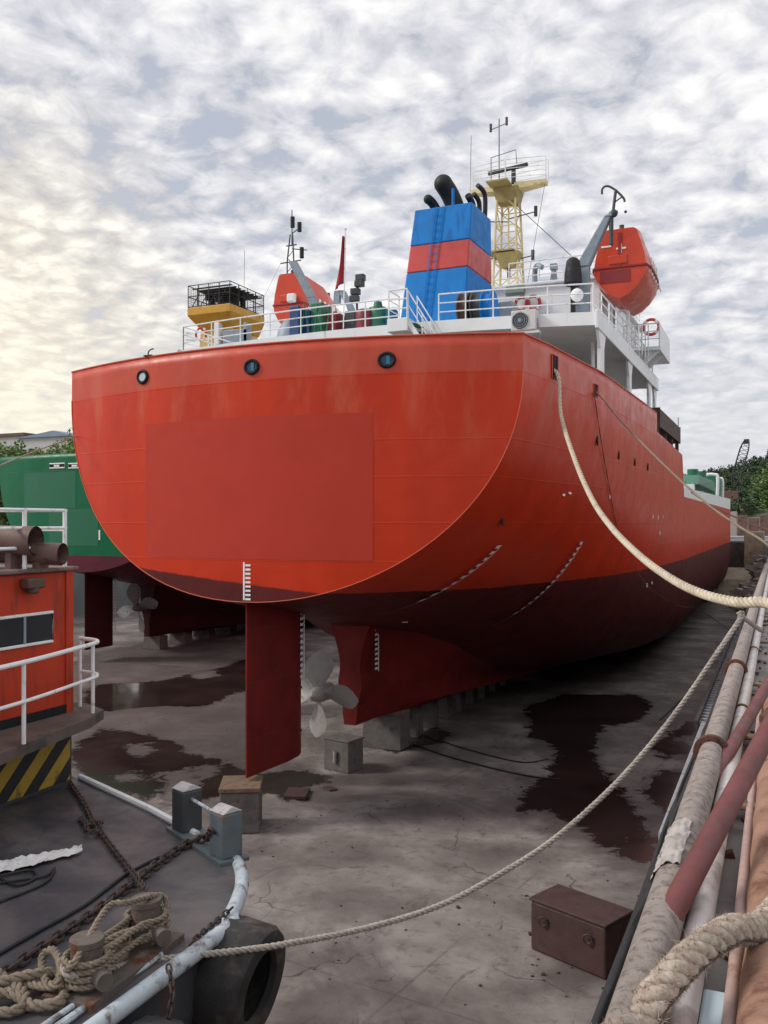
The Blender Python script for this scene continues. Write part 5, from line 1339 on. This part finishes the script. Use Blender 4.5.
# bollard just beyond the right edge that takes the big mooring rope
bl = MB().lathe([(.26,0),(.2,.06),(.16,.12),(.15,.42),(.22,.5),(.22,.56),(.12,.6)],(.98,7.1,CZ),'z',24)
tag(bl.build('bollard', M_bitt), 'squat iron bollard on the quay holding the cream rope', 'bollard')

# ------------------------------------------------------------------ mooring ropes
A2, E2 = (-6.05,26.6), (-.305,10.9)
pts = [Vector((-6.9,26.9,13.6)), Vector((-6.08,26.62,13.50))]+[on_line(u, v, A2, E2) for u, v in ((561,415),(575,460),(592,499),(612,528),(640,556),(670,578),(700,593),(735,602),(768,603))]
e = pts[-1]; pts += [Vector((.25,9.0,e.z-.05)), Vector((.78,7.2,7.85))]
tag(rope_mesh(MB(), pts, .060, .46, 3, .04, 8).build('mooring_rope', M_rope1, smooth=60), 'thick cream rope sagging from the stern port to the quay', 'rope')
A3, E3 = (-5.72,30.9), (.45,15.5)
pts = [Vector((-6.4,31.2,13.5)), Vector((-5.74,30.95,13.47))]+[on_line(u, v, A3, E3) for u, v in ((620,420),(650,451),(680,480),(710,506),(740,527),(768,545))]+[Vector((.45,15.5,8.0)), Vector((.6,15.2,7.6))]
tag(rope_mesh(MB(), pts, .028, .22, 3, .08, 6).build('mooring_rope', M_rope3, smooth=60), 'tan rope running straight from the hull side to the far quay', 'rope')
A6, E6 = (-5.6,60), (.8,30)
pts = [on_line(u, v, A6, E6) for u, v in ((691,492),(710,505),(735,517),(768,530))]+[Vector((1.2,28,8.6))]
tag(rope_mesh(MB(), pts, .03, .2, 3, .2, 5).build('mooring_rope', M_rope2, smooth=60), 'pale rope from the white main deck bulwark to the quay', 'rope')
pts = [side_pt(u, v, .05) for u, v in ((594,393),(601,440),(608,480),(618,530),(632,562))]+[on_line(u, v, (-5.4,36),(-1.2,42)) for u, v in ((650,588),(680,606),(700,610))]+[Vector((-1.3,41.5,3.9))]
tag(rope_mesh(MB(), pts, .018, .16, 2, .15, 5).build('hanging_line', M_roped, smooth=60), 'thin dark line hanging down the hull side to the dock floor', 'rope')
A4, E4 = (-5.27,5.72), (-.5,9.87+1.3)
pts = [B1+Vector((-.12,-.14,-.20)), B1+Vector((.04,-.17,-.22))]+[on_line(u, v, A4, E4) for u, v in ((130,964),(180,957),(236,951),(280,945),(340,934),(400,919),(450,901),(500,874),(550,842),(600,799),(640,757),(680,707),(715,656),(742,616))]+[Vector((-.42,11.3,7.92)), Vector((-.2,11.8,7.7))]
tag(rope_mesh(MB(), pts, .030, .17, 3, .03, 6).build('mooring_rope', M_rope2, smooth=60), 'pale rope from the round bitts swinging across the dock floor', 'rope')
pts = [HU.at_y(25.4,12.3,-1,.03), Vector((-20.0,19.0,10.7)), Vector((-14.5,10.6,8.75)), Vector((-12.6,9.2,8.5))]
tag(rope_mesh(MB(), pts, .028, .18, 3, .1, 5).build('mooring_rope', M_rope2, smooth=60), 'grey rope from the port quarter down to the workboat roof', 'rope')

# ------------------------------------------------------------------ keel blocks and loose blocks on the floor
KB = 'concrete keel blocks under the orange ship'
def keel_block(y, w, d, h, label, x=CX, grp=KB, cap=True):
    t = thing('keel_block', (x,y,0), label, 'keel block', grp)
    MB().hexa([(x-w/2,y-d/2,0),(x+w/2,y-d/2,0),(x+w/2,y+d/2,0),(x-w/2,y+d/2,0),(x-w/2+.05,y-d/2+.04,h-.2),(x+w/2-.05,y-d/2+.04,h-.2),(x+w/2-.05,y+d/2-.04,h-.2),(x-w/2+.05,y+d/2-.04,h-.2)]).build('body', M_conc, t, smooth=0, bevel=.03)
    MB().bb(x-w/2+.02,x+w/2-.02,y-d/2+.05,y+d/2-.05,h-.198,h).build('timber_cap', M_wood, t, smooth=0, bevel=.02)
    return t
keel_block(33.3, 1.7, 1.1, 1.56, 'keel block under the aft end of the skeg, nearest the propeller')
lbl = ['second', 'third', 'fourth', 'fifth', 'sixth', 'seventh', 'eighth', 'ninth']
for i in range(8):
    keel_block(35.4+i*1.9, 1.3, .8, 1.56, '%s keel block from the propeller, under the dark hull' % lbl[i])
for i in range(6):
    keel_block(53+i*9, 1.6, 1.0, 1.56, 'keel block deep in the shade under the midship bottom')
for i in range(4):
    keel_block(52.6+i*3, 1.5, 1.0, .95, 'keel block under the skeg of the green ship', GX, 'keel blocks under the green ship')
# grey block box below the propeller
p = atz(338,772,0)
t = thing('steel_block', (p.x,p.y+.4,0), 'small grey block box standing below the propeller', 'block')
MB().box((p.x,p.y+.45,.55),(1.15,.9,1.1),Matrix.Rotation(R_(-12),3,'Z')).build('body', M_conc, t, smooth=0, bevel=.04)
MB().box((p.x+.02,p.y+.45,1.14),(1.2,.95,.08),Matrix.Rotation(R_(-12),3,'Z')).build('rim', M_conc, t, smooth=0, bevel=.02)
MB().cyl((p.x-.1,p.y-.06,.35),(p.x-.1,p.y-.06,.75),.06).bb(p.x-.17,p.x-.02,p.y-.09,p.y-.01,.68,.75).build('lifting_eye', M_kerb, t)
# timber-topped block beside the square bitts
p = atz(232,832,0)
t = thing('support_block', (p.x,p.y+.5,0), 'block with a brown timber top, just behind the square bitts', 'block')
MB().box((p.x,p.y+.5,.6),(1.15,1.3,1.2),Matrix.Rotation(R_(28),3,'Z')).build('body', M_conc, t, smooth=0, bevel=.04)
MB().box((p.x,p.y+.5,1.27),(1.2,1.4,.13),Matrix.Rotation(R_(28),3,'Z')).build('timber_cap', M_wood, t, smooth=0, bevel=.02)
# flat plate below the rudder
p = atz(297,795,0)
tag(MB().box((p.x,p.y,.06),(.75,1.0,.1),Matrix.Rotation(R_(20),3,'Z')).box((p.x+.7,p.y+1.0,.03),(.5,.3,.05),Matrix.Rotation(R_(-30),3,'Z')).build('steel_plate', M_steelbox, smooth=0, bevel=.01), 'flat dark steel plate on the floor beside the rudder foot', 'plate')
# reddish brown steel block bottom centre-right
p0 = atz(529,950,0); p1 = atz(604,982,0)
d = (p1-p0); ang2 = math.atan2(d.y,d.x); L = d.length; rot = Matrix.Rotation(ang2,3,'Z'); c2 = (p0+p1)/2+rot @ Vector((0,.55,0))
t = thing('rusty_block', (c2.x,c2.y,0), 'red-brown steel ballast block on the floor near the quay edge', 'block')
MB().box((c2.x,c2.y,.52),(L,1.0,1.04),rot).build('body', M_steelbox, t, smooth=0, bevel=.05)
MB().box((c2.x,c2.y,1.07),(L+.05,1.05,.06),rot).build('top_plate', M_steelbox, t, smooth=0, bevel=.02)
mb = MB()
for s_ in (-.3,.3):
    q = c2+rot @ Vector((s_*L,-.57,.72)); mb.torus((q.x,q.y,.72),.09,.02,'y',12,6)
mb.build('lifting_ring', M_chain, t)
# cables on the floor
mb = MB().tube(spline([atz(u,v,.03) for u,v in ((412,744),(450,757),(500,770),(535,777),(560,779))],6),.03,5).tube(spline([atz(u,v,.03) for u,v in ((425,736),(470,750),(520,762),(548,759))],6),.025,5)
mb.tube(spline([atz(u,v,.03) for u,v in ((660,720),(690,690),(715,655),(730,630))],6),.035,5)
tag(mb.build('floor_cables', M_hose, smooth=60), 'thin black cables trailing over the dock floor', 'cable')
# far end of the dock: ramp block, tan wall, rubble
def far_box(name, u0, u1, y0, y1, z0, z1, mat, label, cat, **k):
    a = aty(u0,500,y0).x; b = aty(u1,500,y0).x
    return tag(MB().bb(a,b,y0,y1,z0,z1).build(name, mat, smooth=0, **k), label, cat)
a = aty(712,580,108).x; b = aty(750,580,108).x
tag(MB().hexa([(a,108,0),(b,108,0),(b+.6,122,0),(a+.6,122,0),(a+.8,110,2.6),(b,110,2.6),(b+.6,122,3.4),(a+.9,122,3.4)]).build('ramp_block', M_tan, smooth=0, bevel=.1), 'tan concrete ramp block beyond the bow on the dock floor', 'block')
far_box('buttress', 744, 764, 122.1, 128, 0, 7.9, M_tan, 'upright tan concrete buttress at the far dock corner', 'buttress', bevel=.1)
mb = MB()
for k in range(160):
    y = random.uniform(60,126); x = random.uniform(-2.6,-.7); s_ = random.uniform(.2,.7)
    mb.box((x,y,3.6+s_*.2+random.random()*1.2*(1 if y > 90 else 0)),(s_,s_*1.4,s_*.8),Matrix.Rotation(random.uniform(0,3),3,'Z') @ Matrix.Rotation(random.uniform(-.5,.5),3,'X'))
setting(mb.build('rubble', M_quayc, smooth=0), 'stuff')
# far quay: low rusty wall and a grey strip of shed
wl = MB(); 
for i in range(18): wl.bb(-22+i*1.9,-20.2+i*1.9,168,168.3,6.6,9.6+.8*random.random())
tag(wl.build('sheet_fence', M_rusty_far, smooth=0), 'rusty brown sheet fence below the wooded hill', 'fence')
tag(MB().bb(-10,-6.4,160,163,6.6,10.9).build('site_hut', paint('hut_pale', (.34,.28,.25), .8, .2, .5, bmp=0), smooth=0, bevel=.1), 'small pale hut in front of the rusty fence', 'hut')
q = MB(); q.bb(-30,20,140,150,6.602,7.0); tag(q.build('concrete_apron', MATS['far_concrete'], smooth=0), 'pale grey concrete strip along the far quay', 'apron')

# ------------------------------------------------------------------ hills, trees, building, crane
def leaf_mat(name, a, b):
    m, nt, bs = new_mat(name); c = pos(nt)
    oi = N(nt,'ShaderNodeNewGeometry').outputs['Random Per Island']
    col = ramp(nt, oi, [(0,a),(1,b)])
    nt.links.new(col, bs.inputs['Base Color']); bs.inputs['Roughness'].default_value = .8; bs.inputs['Specular IOR Level'].default_value = .2
    return m
M_leafd = leaf_mat('leaf_dark', (.035,.06,.034), (.085,.12,.06)); M_leafm = leaf_mat('leaf_mid', (.07,.12,.04), (.17,.24,.08)); M_leafh = leaf_mat('leaf_hedge', (.08,.13,.04), (.20,.28,.09))  # dark leaf lightened to put distance haze into its colour
def crown(mb, c, r, n, sz, sq=.8):
    cl = []
    for _ in range(max(5, n//40)):
        v = Vector((random.gauss(0,1),random.gauss(0,1),random.gauss(0,1))).normalized()*random.uniform(.35,.95)
        cl.append((Vector((v.x*r,v.y*r,v.z*r*sq)), r*random.uniform(.22,.42)))
    for _ in range(n):
        o_, cr = random.choice(cl); v = Vector((random.gauss(0,1),random.gauss(0,1),random.gauss(0,1))).normalized()
        p = Vector(c)+o_+v*cr*random.uniform(.5,1.05)
        a = Vector((random.gauss(0,1),random.gauss(0,1),random.gauss(0,1))).normalized(); b = a.orthogonal().normalized()
        s_ = sz*random.uniform(.5,1.3)
        mb.add([p-a*s_,p+b*s_*.6,p+a*s_,p-b*s_*.6],[(0,1,2,3)])
    return mb
def hill(x, y): # right-hand wooded hill
    return interp([(-70,0),(-48,6),(-32,12.5),(-24,14),(-17,15),(-11,17.5),(-3,20),(20,26),(60,30),(160,18)], x*300/max(y,1))*math.exp(-((y-300)/60)**2)
mb = MB(); vs = []; fs = []; n1_, n2_ = 40, 30
for j in range(n2_+1):
    for i in range(n1_+1):
        x = -80+i*6; y = 180+j*8; vs.append((x,y,6.4+hill(x,y)))
for j in range(n2_):
    for i in range(n1_): k = j*(n1_+1)+i; fs.append((k,k+1,k+n1_+2,k+n1_+1))
setting(mb.add(vs,fs).build('hill', MATS['far_ground'], smooth=60, base=(0,0,0)))
mb = MB()
for k in range(330):
    y = random.uniform(225,305); x = random.uniform(-44,12)*y/300; r = random.uniform(1.8,3.4)
    h = hill(x,y)
    crown(mb, (x,y,6.4+h+r*.8), r, 260, .34)
setting(mb.build('forest', M_leafd, smooth=0, base=(0,0,0)), 'stuff')
def tree(x, y, z0, h, r, mat, label, n=900, grp='trees on the hillside'):
    t = thing('tree', (x,y,z0), label, 'tree', grp)
    tr = MB().tube([(x,y,z0),(x+.1,y,z0+h*.35),(x-.1,y,z0+h*.7)],[r*.1,r*.07,r*.03],8)
    for k in range(5):
        a = k*1.3; tr.tube([(x,y,z0+h*(.3+.07*k)),(x+math.cos(a)*r*.6,y+math.sin(a)*r*.6,z0+h*(.5+.08*k))],[r*.04,r*.015],5)
    tr.build('trunk', M_wood, t); mb = crown(MB(), (x,y,z0+h*.68), r, n, r*.055, .95); mb.build('crown', mat, t, smooth=0)
p = aty(768,480,190); tree(p.x+2.6,190,6.5,13.5,5.2,M_leafm,'bright green tree at the right edge, in front of the dark wood',7000)
p = aty(702,505,235); tree(p.x,235,7,9.5,3.6,M_leafd,'dark round tree standing just above the green deck machine',4000)
# left: wooded rise behind the green ship
mb = MB(); vs = []; fs = []
for j in range(13):
    for i in range(31):
        x = -330+i*10; y = 190+j*14; vs.append((x,y,6.4+17*math.exp(-((x+190)/80)**2-((y-270)/60)**2)))
for j in range(12):
    for i in range(30): k = j*31+i; fs.append((k,k+1,k+32,k+31))
setting(mb.add(vs,fs).build('hill', MATS['far_ground'], smooth=60, base=(0,0,0)))
mb = MB()
for k in range(70):
    y = random.uniform(92,108); x = -random.uniform(.84,1.16)*y; r = random.uniform(2.2,3.6)
    crown(mb, (x,y,random.uniform(15.9,18.5)), r, 480, .24, 1.0)
for k in range(60):
    y = random.uniform(96,108); x = -random.uniform(.84,1.16)*y
    crown(mb, (x,y,random.uniform(9,16)), 3.2, 160, .4, 1.0)
setting(mb.build('forest', M_leafh, smooth=0, base=(0,0,0)), 'stuff')
p = aty(48,432,262); b = thing('warehouse', (p.x,262,20), 'far warehouse with a blue-grey pitched roof above the trees', 'building')
w0 = aty(18,440,262).x; w1 = aty(74,440,262).x; zr = aty(48,431,262).z; zw = aty(48,437,262).z
MB().bb(w0+.5,w1-.5,262,285,6,zw).build('wall', M_bldg, b, smooth=0)
xm = aty(55,430,262).x
MB().add([(w0,261,zw),(w1,261,zw),(xm,261,zr),(w0,286,zw),(w1,286,zw),(xm,286,zr)],[(0,1,2),(5,4,3),(0,2,5,3),(1,4,5,2),(0,3,4,1)]).build('roof', M_roofb, b, smooth=0)
w0 = aty(-30,440,300).x; w1 = aty(24,440,300).x; zr = aty(0,434,300).z; zw = aty(0,437,300).z
b = thing('long_shed', ((w0+w1)/2,300,6), 'far long shed with a low brown roof at the left edge', 'building')
MB().bb(w0,w1,300,320,6,zw).build('wall', M_bldg, b, smooth=0); MB().bb(w0-1,w1+1,299,321,zw+.01,zr).build('roof', M_rusty_far, b, smooth=0)
# pale building glimpsed behind the workboat rail
a = aty(-14,505,120).x; b_ = aty(9,505,120).x
b = thing('yard_building', ((a+b_)/2,120,6.6), 'pale yard building behind the workboat roof rail', 'building')
MB().bb(a,b_,120,128,6.6,14.5).build('wall', M_bldg, b, smooth=0); MB().bb(aty(-2,500,119.9).x,aty(5,500,119.9).x,119.9,119.98,9.3,11.6).build('window', M_dkred, b, smooth=0)
# crawler crane with lattice boom
tip = aty(747,440,232); base = aty(733,487,232)
cr = thing('crane', (base.x,base.y,base.z-6), 'dark lattice boom crane rising behind the wooded hill', 'crane')
MB().bb(base.x-2.5,base.x+1.2,230,234,base.z-4.5,base.z-1).bb(base.x-3,base.x+1.5,229.5,231,base.z-6,base.z-4.6).bb(base.x-3,base.x+1.5,233,234.5,base.z-6,base.z-4.6).build('crane_body', M_rusty_far, cr, smooth=0, bevel=.1)
mb = MB(); ax_ = (tip-base); L = ax_.length; ax_.normalize(); sd = Vector((ax_.z,0,-ax_.x)); dp = Vector((0,1,0))
def bp(f, i, j):
    w = interp([(0,.3),(.2,.95),(.85,.95),(1,.45)], f); return base+ax_*(L*f)+sd*(w*i)+dp*(w*j)
for i, j in ((1,1),(1,-1),(-1,-1),(-1,1)): mb.tube([bp(f/10,i,j) for f in range(11)], .13, 5)
for f in range(12):
    f0, f1 = f/12, (f+1)/12; q_ = [(1,1),(1,-1),(-1,-1),(-1,1)]
    for k in range(4):
        a_, b2 = q_[k], q_[(k+1)%4]; mb.tube([bp(f0,*a_),bp(f1,*b2)],.06,4)
mb.bb(tip.x-.7,tip.x+.5,231.6,232.4,tip.z-.9,tip.z+.2)
mb.build('boom', M_dgrey, cr)

# ================================================================== LIGHT AND SKY
SUN_EL, AZ = R_(38), math.atan2(-.80, -.38)      # direction towards the sun in plan: from the left, a little behind the camera
sdir = Vector((math.cos(SUN_EL)*-.903, math.cos(SUN_EL)*-.43, math.sin(SUN_EL))).normalized()
sl = bpy.data.lights.new('sun', 'SUN'); sl.energy = 1.5; sl.angle = R_(14); sl.color = (1,.95,.88)
so = bpy.data.objects.new('sun', sl); COL.objects.link(so); so.rotation_euler = sdir.to_track_quat('Z','Y').to_euler()
W = bpy.data.worlds.new('World'); S.world = W; W.use_nodes = True; nt = W.node_tree
for n_ in list(nt.nodes): nt.nodes.remove(n_)
outn = N(nt,'ShaderNodeOutputWorld'); bg = N(nt,'ShaderNodeBackground'); bg.inputs['Strength'].default_value = .1
nt.links.new(bg.outputs[0], outn.inputs[0])
sky = N(nt,'ShaderNodeTexSky', sky_type='NISHITA', sun_disc=False, sun_elevation=SUN_EL, sun_rotation=math.atan2(sdir.x, sdir.y), air_density=1.0, dust_density=1.5)
g = N(nt,'ShaderNodeTexCoord').outputs['Generated']; sep = N(nt,'ShaderNodeSeparateXYZ'); nt.links.new(g, sep.inputs[0])
den = math_(nt,'ADD', math_(nt,'MAXIMUM', sep.outputs['Z'], 0.0), .20)
cx_ = math_(nt,'DIVIDE', sep.outputs['X'], den); cy_ = math_(nt,'DIVIDE', sep.outputs['Y'], den)
cb = N(nt,'ShaderNodeCombineXYZ'); nt.links.new(cx_, cb.inputs[0]); nt.links.new(cy_, cb.inputs[1])
P = cb.outputs[0]
big = noise(nt, P, 1.1, 3, .5); mid = noise(nt, P, 10.0, 12, .66, .35)
wn = N(nt,'ShaderNodeTexNoise', inp={'Scale': 8.0, 'Detail': 4.0}); nt.links.new(P, wn.inputs['Vector'])
vm = N(nt,'ShaderNodeVectorMath', operation='MULTIPLY_ADD'); nt.links.new(wn.outputs['Color'], vm.inputs[0]); vm.inputs[1].default_value = (.16,.16,0); nt.links.new(P, vm.inputs[2])
vo = N(nt,'ShaderNodeTexVoronoi', feature='SMOOTH_F1', inp={'Scale': 15.0, 'Smoothness': .4}); nt.links.new(vm.outputs[0], vo.inputs['Vector'])
cell = math_(nt,'SUBTRACT', 1.0, vo.outputs['Distance'])
b = math_(nt,'ADD', math_(nt,'ADD', math_(nt,'MULTIPLY', big, .75), math_(nt,'MULTIPLY', mid, .95)), math_(nt,'MULTIPLY', cell, .36))
ccol = ramp(nt, maprange(nt, b, .86, 1.30, 0, 1, False), [(0,(4.3,4.4,4.8)),(.22,(5.0,5.05,5.45)),(.45,(6.0,6.0,6.25)),(.65,(6.8,6.75,6.8)),(1,(8.0,7.9,7.75))])
# warm light through the cloud near the horizon on the left
gd = N(nt,'ShaderNodeVectorMath', operation='DOT_PRODUCT'); nt.links.new(g, gd.inputs[0]); gv = Vector((-.80,.62,.13)).normalized(); gd.inputs[1].default_value = tuple(gv)
gl = maprange(nt, gd.outputs['Value'], .93, 1.0)
ccol = mixc(nt, math_(nt,'MULTIPLY',gl,.85), ccol, mixc(nt, maprange(nt,b,.88,1.22), (5.6,5.1,4.3), (8.4,7.9,6.5)))
# lower contrast towards the horizon
hz = maprange(nt, sep.outputs['Z'], .02, .30, 1, 0)
ccol = mixc(nt, math_(nt,'MULTIPLY',hz,.85), ccol, mixc(nt, gl, (5.0,5.1,5.4), (7.2,6.8,5.7)))
cover = maprange(nt, b, .62, .92)
cover = math_(nt,'MAXIMUM', cover, .70)
fin = mixc(nt, cover, sky.outputs[0], ccol)
nt.links.new(fin, bg.inputs['Color'])

# ================================================================== CAMERA
cam = bpy.data.cameras.new('camera'); co = bpy.data.objects.new('camera', cam); COL.objects.link(co)
cam.sensor_fit = 'AUTO'; cam.sensor_width = 36; cam.lens = F/1024*36; cam.shift_y = 11/1024
cam.clip_end = 6000; cam.clip_start = .1
co.location = (0,0,H); co.rotation_euler = (R_(90), 0, TH)
S.camera = co
S.view_settings.view_transform = 'Standard'; S.view_settings.look = 'None'; S.view_settings.exposure = 0.48; S.view_settings.gamma = 1.0
S.render.resolution_x = 768; S.render.resolution_y = 1024
try:
    S.cycles.use_denoising = True; S.cycles.max_bounces = 6; S.cycles.diffuse_bounces = 3
except Exception: pass
